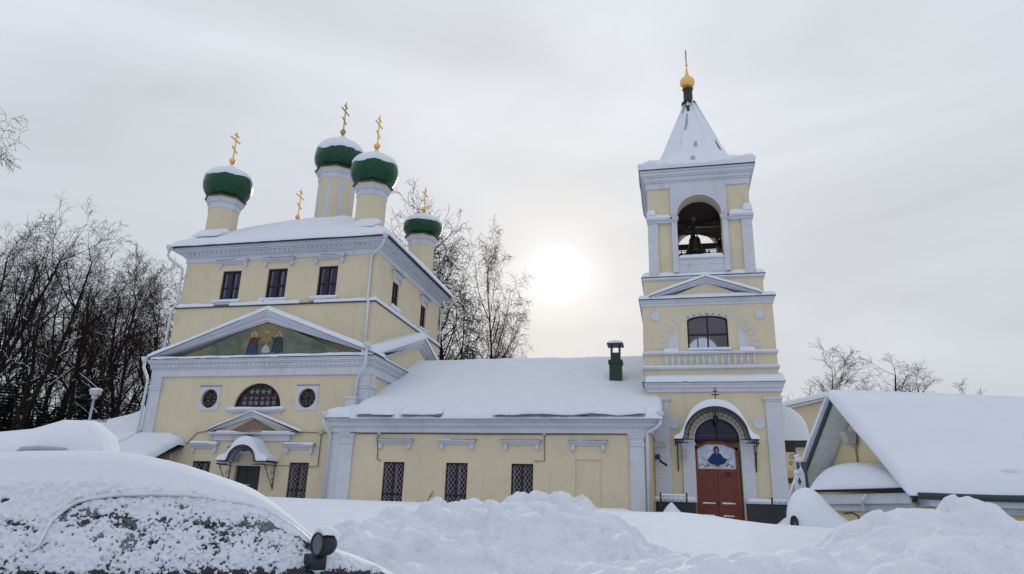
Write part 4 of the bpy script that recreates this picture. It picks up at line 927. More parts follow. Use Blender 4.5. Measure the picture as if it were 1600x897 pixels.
# fanlight
m = strip_y(MB(), arc(DX, ZS+.02, .93, .90, 0, 180, 24), arc(DX, ZS+.02, 1.0, .97, 0, 180, 24), TY0+.16, TY0+.24); m.box(DX-.04, DX+.04, TY0+.155, TY0+.235, ZS-.1, ZS+.95); m.box(DX-1.0, DX+1.0, TY0+.15, TY0+.23, ZS-.10, ZS+.02)
f = m.build('fanlight', M['brownframe'], tower); MB().prism_y(arc(DX, ZS+.02, .95, .92, 0, 180, 24), TY0+.20, TY0+.21).build('pane', M['glassblue'], f)
MB().box(DX-.95, DX-.04, TY0+.19, TY0+.197, ZS+.20, ZS+.225).box(DX+.04, DX+.93, TY0+.19, TY0+.197, ZS+.18, ZS+.205).build('crossbar', M['curtain'], f)
# wall lamp over the door
m = MB().tube([(DX-.03, TY0-.10, 6.42), (DX-.03, TY0-.35, 6.5), (DX-.03, TY0-.42, 6.25)], .025, 6); m.lathe((DX-.03, TY0-.42, 5.95), [(.05, 0), (.09, .06), (.11, .24), (.14, .27), (.03, .36)], 10); m.build('door_lamp', M['iron'], tower, True)
# door with icon panel
yd = TY0+.06; x0, x1, zt = DX-1.06, DX+.86, 5.08
x0, x1 = .86, 2.80
fr = MB(); t = .13
fr.box(x0, x0+t, yd-.10, yd+.05, 1.0, 4.92); fr.box(x1-t, x1, yd-.10, yd+.05, 1.0, 4.92)
xa, xb = x0+.55, x1-.65
for P, Q in (((x0, 4.90), (xa, 5.16)), ((xa, 5.16), (xb, 5.16)), ((xb, 5.16), (x1, 4.86))):
    fr.hexa([(P[0], yd-.10, P[1]-.13), (Q[0], yd-.10, Q[1]-.13), (Q[0], yd+.05, Q[1]-.13), (P[0], yd+.05, P[1]-.13), (P[0], yd-.10, P[1]), (Q[0], yd-.10, Q[1]), (Q[0], yd+.05, Q[1]), (P[0], yd+.05, P[1])])
fr.box(x0+t, x1-t, yd-.08, yd+.04, 3.80, 3.92)
door = fr.build('door', M['door'], tower, label='red-brown double door with an icon panel above the leaves')
xm_ = (x0+x1)/2
for a, b in ((x0+t, xm_-.01), (xm_+.01, x1-t)):
    leaf = MB().box(a, b, yd-.02, yd+.03, 1.0, 3.80); 
    # raised stiles round sunk panels
    for u0, u1, z0, z1 in ((a, a+.11, 1.0, 3.80), (b-.11, b, 1.0, 3.80), (a+.11, b-.11, 3.66, 3.80), (a+.11, b-.11, 2.30, 2.42), (a+.11, b-.11, 1.78, 1.88), (a+.11, b-.11, 1.0, 1.15)): leaf.box(u0, u1, yd-.05, yd-.02, z0, z1)
    lo = leaf.build('door_leaf', M['door'], door, bevel=.006)
    pn = MB().box(a+.17, b-.17, yd-.035, yd-.019, 2.48, 3.60).box(a+.17, b-.17, yd-.035, yd-.019, 1.94, 2.24); pn.v = [(x, y, z) for x, y, z in pn.v]; 
    q = ledge_snow(a+.13, b-.13, yd-.05, yd-.02, 2.42, .035, int(a*10), None, .03); q.v += []; 
    # (children of a part: snow lines resting on the rails)
    pn = pn.build('door_panel', M['doordark'], door)
    ledge_snow(a+.13, b-.13, yd-.052, yd-.02, 2.42, .035, int(a*10), None, .03, wob=0).build('snow', M['snow'], door, True)
    ledge_snow(a+.15, b-.2, yd-.052, yd-.02, 1.88, .03, int(a*10)+2, None, .03, wob=0).build('snow', M['snow'], door, True)
MB().box(xm_+.35, xm_+.55, yd-.14, yd-.08, 3.66, 3.76).box(xm_+.5, xm_+.56, yd-.15, yd-.05, 3.62, 3.78).build('door_closer', M['iron'], door)
MB().box(xm_-.06, xm_-.03, yd-.11, yd-.05, 2.28, 2.50).build('handle', M['iron'], door)
ip = [(x0+t, 3.92), (x1-t, 3.92), (x1-t, 4.80), (xb, 5.03), (xa, 5.03), (x0+t, 4.82)]
icon = MB().prism_y(ip, yd-.04, yd+.0).build('icon_panel', M['icon_ground'], door, label='painted panel of a figure in blue holding a white veil')
# figure
def icon_part(poly, mat, k, name): return MB().prism_y(poly, yd-.04-.004*k, yd-.038).build(name, M[mat], icon)
MB_ = []
cx_ = 1.83
def ipart(name, polys, mat, k):
    m = MB()
    for i, p in enumerate(polys): m.prism_y(p, yd-.04-.006*k-.0007*i, yd-.038)
    return m.build(name, M[mat], door)
ell = lambda cx, cz, rx, rz, a0=0, a1=2*PI, n=20: [(cx+rx*math.cos(t), cz+rz*math.sin(t)) for t in np.linspace(a0, a1, n+1)[:(-1 if a1-a0 > 6.2 else None)]]
ipart('icon_figure', [[(cx_-.17, 4.62), (cx_-.30, 4.45), (cx_-.42, 4.32), (cx_-.30, 4.13), (cx_-.1, 4.06), (cx_+.12, 4.06), (cx_+.32, 4.14), (cx_+.50, 4.36), (cx_+.30, 4.44), (cx_+.20, 4.60), (cx_+.02, 4.68)], ell(cx_+.01, 4.77, .135, .18)], 'icon_blue', 1)
ipart('icon_face', [ell(cx_+.03, 4.74, .075, .11), [(cx_-.02, 4.58), (cx_+.08, 4.58), (cx_+.07, 4.66), (cx_-.01, 4.66)]], 'skin', 2)
veil = ell(cx_+.03, 4.36, .52, .36, R(186), R(354), 24)+ell(cx_+.03, 4.38, .47, .27, R(354), R(186), 24)[0:]
veil = [(cx_+.03+.56*math.cos(t), 4.40+.42*math.sin(t)) for t in np.linspace(R(190), R(350), 20)]+[(cx_+.03+.50*math.cos(t), 4.42+.33*math.sin(t)) for t in np.linspace(R(350), R(190), 20)]
ipart('icon_veil', [veil], 'paint_white', 3)
ipart('icon_veil_shade', [[(cx_-.66, 4.46), (cx_-.48, 4.30), (cx_-.45, 4.34)], [(cx_+.74, 4.46), (cx_+.54, 4.30), (cx_+.51, 4.36)], [(cx_-.46, 4.05), (cx_-.30, 4.02), (cx_-.44, 4.22)], [(cx_+.36, 4.02), (cx_+.50, 4.05), (cx_+.50, 4.22)]], 'cloud_blue', 1.5)
ipart('icon_sash', [[(cx_-.06, 4.04), (cx_+.14, 4.04), (cx_+.10, 4.14), (cx_-.03, 4.14)]], 'robe_red', 4)
ipart('icon_ground_marks', [ell(x0+.2+.13*q, 4.08+.05*math.sin(q*2.1), .06, .03, 0, 2*PI, 8) for q in range(12)], 'cloud_blue', .5)
MB().box(.33, .52, TY0-.26, TY0-.13, 4.35, 4.75).build('notice_box', M['lampgrey'], tower)
MB().box(-.98, -.45, TY0-.25, TY0-.1, 4.86, 5.10).build('junction_box', M['lampgrey'], tower)
fl = MB().tube([(-.95, TY0-.1, 4.4), (-.8, TY0-.3, 4.35), (-.6, TY0-.5, 4.15)], .03, 5); fl.box(-.92, -.72, TY0-.4, TY0-.2, 4.3, 4.52); fl.tube([(-.7, TY0-.5, 4.2), (-.42, TY0-.75, 4.0)], .055, 8); fl.build('security_camera', M['iron'], tower)
arch_canopy(tower, 1.82, 5.14, 1.44, 1.46, 33.35, 34.5, .36, .34, 8)
MB().box(1.90-.02, 1.90+.02, 33.8, 33.84, 6.9, 7.55).box(1.90-.11, 1.90+.11, 33.8, 33.84, 7.36, 7.40).box(1.90-.17, 1.90+.17, 33.8, 33.84, 7.20, 7.245).build('small_cross', M['iron'], tower, label='small two-barred cross on top of the door canopy')
# first cornice and its snow
cornice(MB(), TX0+.2, TX1, TY0, TY1, [(7.46, 7.60, .10), (7.60, 7.66, .13), (7.66, 7.80, .17), (7.80, 7.90, .22)]).build('cornice', M['white'], tower, bevel=.01)
MB().box(TX0-.1, TX1+.25, TY0-.27, TY1+.2, 7.902, 7.93).build('metal_flashing', M['darkmetal'], tower)
snowfield(TX0+.05, TX1+.26, TY0-.29, TY0+.1, lambda X, Y: 7.93+.6*(Y-TY0+.29)+0*X, .20, .12, (.2, .15, .15, 0), 31, .03, .04).build('ledge_snow', M['snow'], tower, True)
# second tier, hollow
T2X0, T2X1, T2Y0, T2Y1 = TX0, TX1, TY0+.02, TY1-.02
WX0, WX1 = .80, 2.72
winp = [(WX0, 9.58), (WX1, 9.58), (WX1, 11.0)]+[(1.76+.96*math.cos(R(a)), 11.0+.24*math.sin(R(a))) for a in range(15, 166, 15)]+[(WX0, 11.0)]
cuts = [MB().box(T2X0+.7, T2X1-.7, T2Y0+.7, T2Y1-.7, 7.7, 11.9), MB().prism_y(winp, T2Y0-.4, T2Y0+1.0), MB().prism_y([(.95, 10.2), (2.55, 10.2)]+arc(1.75, 10.85, .8, .78, 0, 180, 16), T2Y1-1, T2Y1+.4)]
boolcut('wall', MB().box(T2X0, T2X1, T2Y0, T2Y1, 7.5, 12.0), cuts, M['yellow'], tower)
f = MB(); yw = T2Y0+.12
f.box(WX0, WX0+.08, yw, yw+.08, 9.58, 11.05); f.box(WX1-.08, WX1, yw, yw+.08, 9.58, 11.05); f.box(WX0+.08, WX1-.08, yw, yw+.08, 9.58, 9.66)
f.box(1.72, 1.80, yw-.01, yw+.07, 9.66, 11.2); f.box(WX0+.08, WX1-.08, yw-.005, yw+.075, 10.26, 10.34)
strip_y(f, [(1.76+.90*math.cos(R(a)), 10.94+.24*math.sin(R(a))) for a in range(0, 181, 10)], [(1.76+.97*math.cos(R(a)), 11.0+.26*math.sin(R(a))) for a in range(0, 181, 10)], yw, yw+.08)
f = f.build('window', M['brownframe'], tower, label='wide arched window through which the back window shows'); MB().prism_y(winp, yw+.04, yw+.045).build('pane', M['clear'], f)
m = MB().box(.9, 2.6, T2Y1-.4, T2Y1-.34, 10.80, 10.86).box(1.45, 1.52, T2Y1-.4, T2Y1-.34, 10.2, 11.6).build('back_window', M['iron'], tower)
m = MB().box(WX0-.06, WX1+.12, T2Y0-.14, T2Y0, 9.46, 9.54); m = m.build('window_sill', M['white'], tower); ledge_snow(WX0-.04, WX1+.1, T2Y0-.14, T2Y0+.1, 9.54, .07, 12, step=.06).build('snow', M['snow'], m, True)
strip_y(MB(), [(1.76+1.0*math.cos(R(a)), 11.02+.26*math.sin(R(a))) for a in range(0, 181, 10)], [(1.76+1.08*math.cos(R(a)), 11.04+.30*math.sin(R(a))) for a in range(0, 181, 10)], T2Y0-.03, T2Y0+.01).build('window_trim', M['white'], tower)
# rays round the window, tympanum quarter panels
m = MB()
for q in range(21):
    a = R(2+176*q/20); 
    if q == 10: r0, r1, w = 1.50, 1.96, .06
    else: r0, r1, w = 2.02 if abs(q-10) > 5 else 1.62+.07*abs(q-10), 2.40 if abs(q-10) > 5 else 2.02+.07*abs(q-10), .034
    ca, sa = math.cos(a), math.sin(a)*.86
    r0e, r1e = (2.02, 2.40)
    if abs(q-10) <= 5: r0e, r1e = 1.94+.016*abs(q-10), 2.30+.02*abs(q-10)
    nx_, nz_ = -math.sin(a)*w, math.cos(a)*w
    P = [(1.76+r0e*ca-nx_, 9.62+r0e*sa-nz_), (1.76+r0e*ca+nx_, 9.62+r0e*sa+nz_), (1.76+r1e*ca+nx_*1.3, 9.62+r1e*sa+nz_*1.3), (1.76+r1e*ca-nx_*1.3, 9.62+r1e*sa-nz_*1.3)]
    MB().prism_y(P, T2Y0-.03, T2Y0+.01).build('ray', M['white'], tower)
for s_ in (-1, 1):
    pts = [(1.76+s_*1.40, 9.46)]+[(1.76+s_*1.94*math.cos(R(a)), 9.46+1.72*math.sin(R(a))) for a in range(0, 45, 4)]+[(1.76+s_*1.40, 9.46+1.72*math.sin(R(44)))]
    MB().prism_y(pts if s_ > 0 else pts[::-1], T2Y0-.035, T2Y0+.01).build('arch_panel', M['white'], tower)
for x, z in ((-.70, 11.28), (4.22, 11.22)): MB().prism_y([(x+.23*math.cos(a), z+.23*math.sin(a)) for a in np.linspace(0, 2*PI, 29)[:-1]], T2Y0-.05, T2Y0+.01).build('roundel', M['white'], tower)
# balustrade relief
bal = MB().box(-.42, 3.98, T2Y0-.02, T2Y0+.01, 8.72, 9.30).build('balustrade_ground', M['yellow'], tower)
for q in range(15):
    x = -.26+q*.292; MB().lathe((x, T2Y0-.06, 8.74), [(.07, 0), (.075, .04), (.045, .08), (.09, .20), (.095, .26), (.045, .40), (.04, .46), (.07, .52)], 10).build('baluster', M['white'], tower, True)
m = MB().box(T2X0-.05, T2X1+.05, T2Y0-.14, T2Y1+.05, 9.30, 9.40).box(T2X0-.07, T2X1+.07, T2Y0-.18, T2Y1+.07, 8.58, 8.68).build('string_course', M['white'], tower)
s = MB(); ledge_snow(T2X0-.04, T2X1+.04, T2Y0-.15, T2Y0, 9.40, .05, 71, s); ledge_snow(T2X0-.06, T2X1+.06, T2Y0-.19, T2Y0, 8.68, .06, 72, s)
ledge_snow(-.35, .36, T2Y0-.14, T2Y0, 9.44, .16, 73, s, .05); ledge_snow(3.2, 3.9, T2Y0-.14, T2Y0, 9.44, .16, 74, s, .05); s.build('snow', M['snow'], m, True)
# second cornice, gable and attic
cornice(MB(), T2X0, T2X1, T2Y0, T2Y1, [(11.78, 11.92, .05), (11.92, 12.02, .10), (12.02, 12.10, .14)]).build('cornice', M['white'], tower, bevel=.01)
MB().box(T2X0-.17, T2X1+.17, T2Y0-.22, T2Y1+.17, 12.102, 12.13).build('metal_flashing', M['darkmetal'], tower)
MB().box(T2X0+.08, T2X1-.30, TY0+.35, TY1-.3, 12.1, 13.25).build('attic_wall', M['yellow'], tower)
m = MB(); A4, B4, C4 = (-.95, 12.20), (1.80, 13.14), (4.35, 12.20)
for o, i, ov in ((0, .07, .30), (.07, .16, .22), (.16, .24, .14)): rake(m, A4, B4, C4, TY0-ov, TY0+.4, o, i)
clipz(m, 12.15); m.build('gable_moulding', M['white'], tower); m = MB(); rake(m, A4, B4, C4, TY0-.33, TY0+.4, -.03, 0); clipz(m, 12.14).build('metal_flashing', M['darkmetal'], tower)
MB().prism_y([(-.2, 12.14), (3.7, 12.14), (1.80, 12.92)], TY0-.02, TY0+.3).build('tympanum', M['yellow'], tower)
s = gable_snow((-1.0, 12.2), (1.80, 13.15), (4.4, 12.2), TY0-.35, TY0+.45, .17, 33, .2)
q = snowfield(T2X0-.18, T2X1+.18, T2Y0-.24, TY0+.4, lambda X, Y: 12.13+.25*(Y-T2Y0+.28)+0*X, .16, .12, (.2, .2, .15, 0), 35, .03, .03); s.add(q.v, q.f)
s.build('gable_snow', M['snow'], tower, True)
m = MB().box(T2X0+.02, T2X1-.22, TY0+.27, TY1-.2, 13.25, 13.33).build('string_course', M['white'], tower); ledge_snow(T2X0+.02, T2X1-.2, TY0+.24, TY0+.55, 13.33, .09, 36).build('snow', M['snow'], m, True)
# third tier with the bells
BX0, BX1, BY0, BY1 = -.93, 4.22, 34.85, 40.1
bc = (BX0+BX1)/2+.03
arch = lambda c, hw=1.12: [(c-hw, 14.35), (c+hw, 14.35)]+arc(c, 16.72, hw, 1.12, 0, 180, 20)
cuts = [MB().box(BX0+.75, BX1-.75, BY0+.75, BY1-.75, 14.3, 18.35), MB().prism_y(arch(bc), BY0-.4, BY1+.4), MB().prism_x([(y, z) for y, z in arch((BY0+BY1)/2)], BX0-.4, BX1+.4)]
boolcut('belfry_wall', MB().box(BX0, BX1, BY0, BY1, 13.3, 18.6), cuts, M['yellow'], tower)
# white frame round the arch
fr_out = boolcut('arch_surround', MB().box(bc-1.42, bc+1.42, BY0-.10, BY0+.05, 13.6, 18.50), [MB().prism_y([(bc-1.12, 14.35), (bc+1.12, 14.35)]+arc(bc, 16.72, 1.12, 1.12, 0, 180, 24), BY0-.4, BY0+.4)], M['white'], tower)
m = strip_y(MB(), arc(bc, 16.72, 1.12, 1.12, 0, 180, 24), arc(bc, 16.72, 1.24, 1.24, 0, 180, 24), BY0-.16, BY0+.02)
for s_ in (-1, 1):
    x = bc+s_*1.26; m.box(x-.14, x+.14, BY0-.16, BY0+.02, 13.6, 16.42); m.box(x-.18, x+.18, BY0-.22, BY0+.02, 16.42, 16.52); m.box(x-.22, x+.22, BY0-.26, BY0+.02, 16.52, 16.64)
m.box(bc-1.1, bc+1.1, BY0-.12, BY0+.5, 14.0, 14.30); m.box(bc-1.15, bc+1.15, BY0-.18, BY0+.4, 14.30, 14.38); m.build('arch_trim', M['white'], tower, bevel=.008)
ledge_snow(bc-1.1, bc+1.1, BY0-.2, BY0+.4, 14.38, .20, 81, None, .06, wob=.1).build('snow', M['snow'], tower, True)
for x0, x1 in ((BX0-.02, BX0+.50), (BX1-.48, BX1+.04)):
    m = MB()
    m.box(x0, x1, BY0-.12, BY0+.4, 13.35, 16.40)
    m.build('pilaster', M['brickwhite'], tower, bevel=.012)
for x0, x1 in ((BX0-.04, bc-1.40), (bc+1.42, BX1+.10)):
    m = MB(); m.box(x0, x1, BY0-.18, BY0+.1, 16.36, 16.50); m.box(x0-.03, x1+.03, BY0-.26, BY0+.1, 16.50, 16.62); m.build('impost', M['white'], tower)
s = MB(); ledge_snow(BX0-.04, bc-1.45, BY0-.27, BY0+.02, 16.62, .22, 82, s, .08); ledge_snow(bc+1.5, BX1+.1, BY0-.27, BY0+.02, 16.62, .24, 83, s, .08)
ledge_snow(BX0-.05, BX0+.4, BY0-.27, BY0+.02, 16.8, .35, 84, s, .05); ledge_snow(BX1-.4, BX1+.08, BY0-.27, BY0+.02, 16.8, .45, 85, s, .05); s.build('snow', M['snow'], tower, True)
snowfield(T2X0+.02, T2X1-.18, TY0+.25, BY0+.02, lambda X, Y: 13.40+.5*(Y-TY0-.25)+0*X, .22, .12, (.2, .2, .12, 0), 86, .05, .04).build('ledge_snow', M['snow'], tower, True)
MB().box(T2X0-.02, T2X1-.16, TY0+.22, TY1-.2, 13.38, 13.42).build('metal_flashing', M['darkmetal'], tower)
# belfry inside : beams, floor, railings
m = MB().box(BX0+.3, BX1-.3, 36.3, 36.55, 16.35, 16.62).box(BX0+.3, BX1-.3, 38.6, 38.85, 16.35, 16.62).box(1.3, 1.52, BY0+.4, BY1-.4, 16.62, 16.85)
m.hexa([(bc-1.2, 36.0, 16.5), (bc-1.0, 36.0, 16.5), (bc+1.6, 39.2, 17.0), (bc+1.4, 39.2, 17.0), (bc-1.2, 36.0, 16.75), (bc-1.0, 36.0, 16.75), (bc+1.6, 39.2, 17.25), (bc+1.4, 39.2, 17.25)])
m.tube([(BX0+.7, 36.2, 16.9), (BX1-.7, 37.8, 17.35)], .09, 6); m.tube([(BX0+.7, 37.8, 17.4), (BX1-.7, 36.0, 16.8)], .08, 6); m.build('beams', M['wood'], tower)
MB().box(BX0+.5, BX1-.5, BY0+.5, BY1-.5, 13.9, 14.3).build('belfry_floor', M['wood'], tower)
MB().box(BX0+.6, BX1-.6, BY0+.6, BY1-.6, 18.2, 18.3).build('belfry_ceiling', M['wood'], tower)
def railing(mb, P, Q, z0, z1, n, deco=True):
    P, Q = Vector(P), Vector(Q)
    for z in (z0, z1, z1-.12): mb.tube([(P.x, P.y, z), (Q.x, Q.y, z)], .02, 4)
    for i in range(n+1):
        p = P.lerp(Q, i/n); mb.tube([(p.x, p.y, z0), (p.x, p.y, z1)], .012, 4)
    return mb
m = MB(); railing(m, (bc-1.1, BY1-.3, 0), (bc+1.1, BY1-.3, 0), 14.4, 15.5, 16); railing(m, (bc-1.1, BY0+.45, 0), (bc+1.1, BY0+.45, 0), 14.4, 14.95, 14); railing(m, (BX1-.75, BY0+.8, 0), (BX1-.75, BY1-.8, 0), 14.4, 15.6, 22)
m.box(bc-1.1, bc-.15, BY0+.6, BY0+1.0, 14.35, 14.85); m.build('railing', M['iron'], tower)
# roof cornice
cornice(MB(), BX0, BX1, BY0, BY1, [(18.36, 18.70, .07), (18.70, 18.78, .12), (18.78, 18.98, .17), (18.98, 19.06, .24), (19.06, 19.24, .29), (19.24, 19.34, .35)]).build('cornice', M['white'], tower, bevel=.01)
MB().box(BX0-.39, BX1+.39, BY0-.39, BY1+.39, 19.345, 19.39).build('roof_edge', M['darkmetal'], tower)
# tent roof
def spire(off, seed, bare):
    cx_, cy_ = (BX0+BX1)/2, (BY0+BY1)/2; rows = 70; k = 160; P = np.zeros((rows, k+1, 3)); th = np.linspace(0, 2*PI, k+1)
    hw0 = (BX1-BX0)/2+.40; mask = np.zeros((rows-1, k), bool)
    def sq(t): return 1/np.maximum(np.abs(np.cos(t)), np.abs(np.sin(t)))
    def oc(t): u = (t+PI/8) % (PI/4)-PI/8; return 1/np.cos(u)
    for i in range(rows):
        t = i/(rows-1)
        # height/half-width profile
        z = np.interp(t, [0, .05, .30, 1], [0, .02, 1.55, 5.75]); hw = np.interp(t, [0, .05, .14, .22, .30, .36, 1], [1, .985, .88, .775, .685, .622, .075])*hw0
        z = np.interp(t, [0, .05, .14, .22, .30, .36, 1], [0, .06, .40, .78, 1.18, 1.60, 5.75])
        w = sm(.10, .40, t); r = hw*((1-w)*sq(th)+w*oc(th)*1.0)
        nn = fbm(np.cos(th)*r*.9+5, np.sin(th)*r*.9, z*.45, seed, 5)
        o = off*(1.0 if t < .3 else np.interp(t, [.3, .5, 1], [.6, .30, .16])); o = o*(.55 if 0 else 1)
        e = min(1, t/.035); rr = r+o*(.55*e+.75*nn*2)*(.35+.65*(t > .02)); 
        P[i, :, 0] = cx_+np.cos(th)*rr; P[i, :, 1] = cy_+np.sin(th)*rr; P[i, :, 2] = 19.39+z+off*1.2*(1-sm(.0, .5, t))*np.sqrt(min(1, t/.05))*(1.1+4.5*nn)+ (0 if off < .05 else 0)
        if bare and i < rows-1 and t > .36:
            nb = vn(np.cos(th[:-1])*3.0+7, np.sin(th[:-1])*3.0, z*.55, 19); nb2 = fbm(np.cos(th[:-1])*6, np.sin(th[:-1])*6, z*1.2, 29, 4)
            mask[i] = (nb+.35*nb2) > np.interp(t, [.36, .5, .95, 1], [1.0, .78, .62, .56])
    m = MB().grid(P); m.f = [f for f, k_ in zip(m.f, mask.ravel()) if not k_]
    return m
spire(0, 3, False).build('tent_roof', M['steel'], tower, 'auto')
spire(.17, 3, True).build('roof_snow', M['snow'], tower, True)
m = MB(); xc, yc = (BX0+BX1)/2, (BY0+BY1)/2; hwA, hwB = .61*((BX1-BX0)/2+.40), .075*((BX1-BX0)/2+.40)
for q in range(8):
    a = PI/8+PI/4*q; k_ = 1/math.cos(PI/8); m.tube([(xc+math.cos(a)*(hwA*k_*.98+.02), yc+math.sin(a)*(hwA*k_*.98+.02), 19.39+1.6), (xc+math.cos(a)*(hwB*k_+.06), yc+math.sin(a)*(hwB*k_+.06), 19.39+5.75)], [.075, .04], 6)
m.build('roof_ribs', M['snow'], tower, True)
cx_, cy_ = (BX0+BX1)/2-.08, (BY0+BY1)/2
MB().box(cx_-.17, cx_+.02, cy_-.62, cy_-.45, 23.9, 24.6).build('roof_patch', M['green'], tower)
m = MB().lathe((cx_, cy_, 0), [(.42, 25.0), (.40, 25.10), (.27, 25.18), (.26, 25.95), (.30, 26.0), (.32, 26.15), (.2, 26.2)], 16).build('finial_neck', M['iron'], tower, True)
g = MB().lathe((cx_, cy_, 0), [(.26, 26.12), (.38, 26.28), (.44, 26.48), (.41, 26.66), (.28, 26.82), (.14, 26.95), (.09, 27.15), (.04, 27.55), (.03, 27.7)], 24); g.sphere((cx_, cy_, 27.72), .09, 10, 6)
for q in range(14): a = 2*PI*q/14; g.box(cx_+.30*math.cos(a)-.03, cx_+.30*math.cos(a)+.03, cy_+.30*math.sin(a)-.03, cy_+.30*math.sin(a)+.03, 26.02, 26.12)
g.build('gilt_finial', M['gold'], tower, True)
cross3(MB(), cx_, cy_, 27.75, 1.0, .035).build('cross', M['dgold'], tower)

# bells hang from the beams: things of their own
def bell(x, y, ztop, r, h, label, grp=None):
    b = empty('bell', (x, y, ztop-h), label, 'bell', grp)
    MB().lathe((x, y, ztop-h), [(r*.93, 0), (r, .02*h), (r*.94, .12*h), (r*.76, .30*h), (r*.62, .55*h), (r*.56, .74*h), (r*.46, .84*h), (r*.2, .90*h), (r*.1, .92*h)], 28).build('bell_body', M['bell'], b, True)
    m = MB().tube([(x, y, ztop-h*.9), (x, y, 16.5)], r*.10, 6); m.tube([(x-r*.3, y, ztop-h*.08), (x-r*.2, y, ztop+.05), (x+r*.2, y, ztop+.05), (x+r*.3, y, ztop-h*.08)], r*.08, 6); m.build('crown', M['bell'], b)
    m = MB().tube([(x, y, ztop-h*.6), (x, y, ztop-h-.08*h)], r*.05, 6); m.sphere((x, y, ztop-h-.05*h), r*.12, 8, 6); m.build('clapper', M['bell'], b)
    return b
bell(1.46, 36.45, 16.30, .52, 1.1, 'large dark bronze bell hanging in the middle of the belfry arch')
bell(.78, 38.7, 16.15, .15, .32, 'tiny bell at the far left of the belfry arch', 'small bells in the belfry')
bell(1.95, 38.3, 16.35, .20, .42, 'small bell just right of the large bell', 'small bells in the belfry')
bell(2.85, 37.4, 16.35, .30, .5, 'medium bell at the right side of the belfry arch', 'small bells in the belfry')
bell(2.3, 38.7, 16.2, .14, .3, 'tiny bell between the small and the medium bell', 'small bells in the belfry')

# railing sections by the door
def fence(x0, x1, y, z0, z1, label):
    r = empty('railing', ((x0+x1)/2, y, z0), label, 'railing', 'black railings beside the door')
    for x in (x0, x1): MB().box(x-.035, x+.035, y-.035, y+.035, z0-.9, z1+.12).build('post', M['iron'], r)
    m = MB()
    for z in (z1, z1-.36): m.box(x0, x1, y-.015, y+.015, z-.02, z+.02)
    n = max(3, int((x1-x0)/.2)); w = (x1-x0)/n
    for i in range(n):
        a = x0+i*w; m.tube([(a, y, z1-.34), (a+w/2, y, z1-.03), (a+w, y, z1-.34)], .012, 4); m.tube([(a+w/2, y, z1-.36), (a+w/2, y, z1-.62)], .014, 4)
    m.build('rail', M['iron'], r); ledge_snow(x0, x1, y-.03, y+.03, z1+.02, .05, int(x0*10), None, .05, wob=.0).build('snow', M['snow'], r, True)
fence(-.72, .40, 33.1, 1.9, 2.66, 'short black iron railing left of the tower door')
fence(3.95, 5.05, 33.2, 1.7, 2.55, 'short black iron railing right of the tower door')

# ================================================================== snowed-up chapel annex at the far left
ax = empty('annex', (-31, 36, 1.9), 'low yellow annex left of the church, roof buried in snow', 'annex')
MB().prism_z([(-36, 32.0), (-26.6, 32.0), (-26.6, 34.19), (-29.1, 34.19), (-29.1, 46), (-36, 46)], 0, 3.6).build('wall', M['yellow'], ax)
MB().box(-36, -26.65, 34.0, 34.19, 3.5, 4.6).build('wall', M['yellow'], ax)
def abase(X, Y):
    z = np.minimum(5.0+.50*(Y-34.2), 8.45+.50*(X+29.0)); z = np.where(X > -29, np.minimum(z, 4.75-.28*(X+26.1)), z)
    z = np.minimum(z, 8.3-.5*(Y-41)); return np.minimum(z, 3.9+.55*(X+37))
z_ = snowfield(-37, -29.02, 31.4, 46.5, lambda X, Y: np.maximum(3.5, abase(X, Y)), .42, .25, (.4, 0, .4, .4), 55, .10, .08)
q = snowfield(-29.05, -26.0, 31.4, CY-.0, lambda X, Y: np.maximum(3.3, abase(X, Y)), .40, .12, (0, .32, .4, 0), 56, .08, .06); z_.add(q.v, q.f)
z_.build('roof_snow', M['snow'], ax, True)
r_ = MB()
for a, b in (((-29.05, 31.45), (-26.0, 34.19)), ):
    Xq = [(-29.05, 31.45), (-26.05, 31.45), (-26.05, 34.19), (-29.05, 34.19)]
    zz_ = [float(max(3.3, abase(np.array(x), np.array(y)))) for x, y in Xq]
    r_.hexa([(x, y, z-.16) for (x, y), z in zip(Xq, zz_)]+[(x, y, z-.035) for (x, y), z in zip(Xq, zz_)])
r_.build('roof', M['darkmetal'], ax)
MB().box(-32.3, -31.0, 33.5, 33.9, 5.9, 6.0).build('roof_vent', M['steel'], ax)

# ================================================================== yellow gable building beyond the tower, right
bb = empty('yellow_building', (8.5, 48, 1.9), 'yellow building with a shallow snowy gable behind the tower, right', 'building')
MB().prism_y([(5.6, 0), (14, 0), (14, 7.0), (9.0, 8.75), (5.6, 7.95)], 45.5, 55).build('wall', M['yellow'], bb)
m = MB(); rake(m, (5.0, 7.95), (9.0, 8.92), (14.4, 7.0), 45.1, 55, 0, .14); m.build('gable_moulding', M['white'], bb)
gable_snow((4.9, 7.95), (9.0, 8.93), (14.5, 7.0), 45.0, 54, .28, 63, .3).build('roof_snow', M['snow'], bb, True)
f = MB().box(6.4, 7.3, 45.42, 45.49, 2.2, 4.6).build('window', M['steel'], bb)
hood(bb, 6.0, 8.0, 45.5, 6.1, 5, .1)
pc = empty('porch_canopy', (6.3, 38.5, 5.6), 'rounded snow hood on black scrolled brackets right of the tower', 'canopy')
m = MB().box(5.0, 6.6, 37.6, 39.6, 5.42, 5.56).box(5.05, 5.75, 37.55, 37.75, 5.0, 5.42)
for q in range(5): m.tube([(5.8+.17*q+.07*math.cos(t), 37.65, 5.30+.07*math.sin(t)) for t in np.linspace(0, 2*PI, 8)[:-1]], .02, 4, True)
m.tube([(5.75, 37.65, 5.42), (5.75, 37.65, 4.9)], .03, 5)
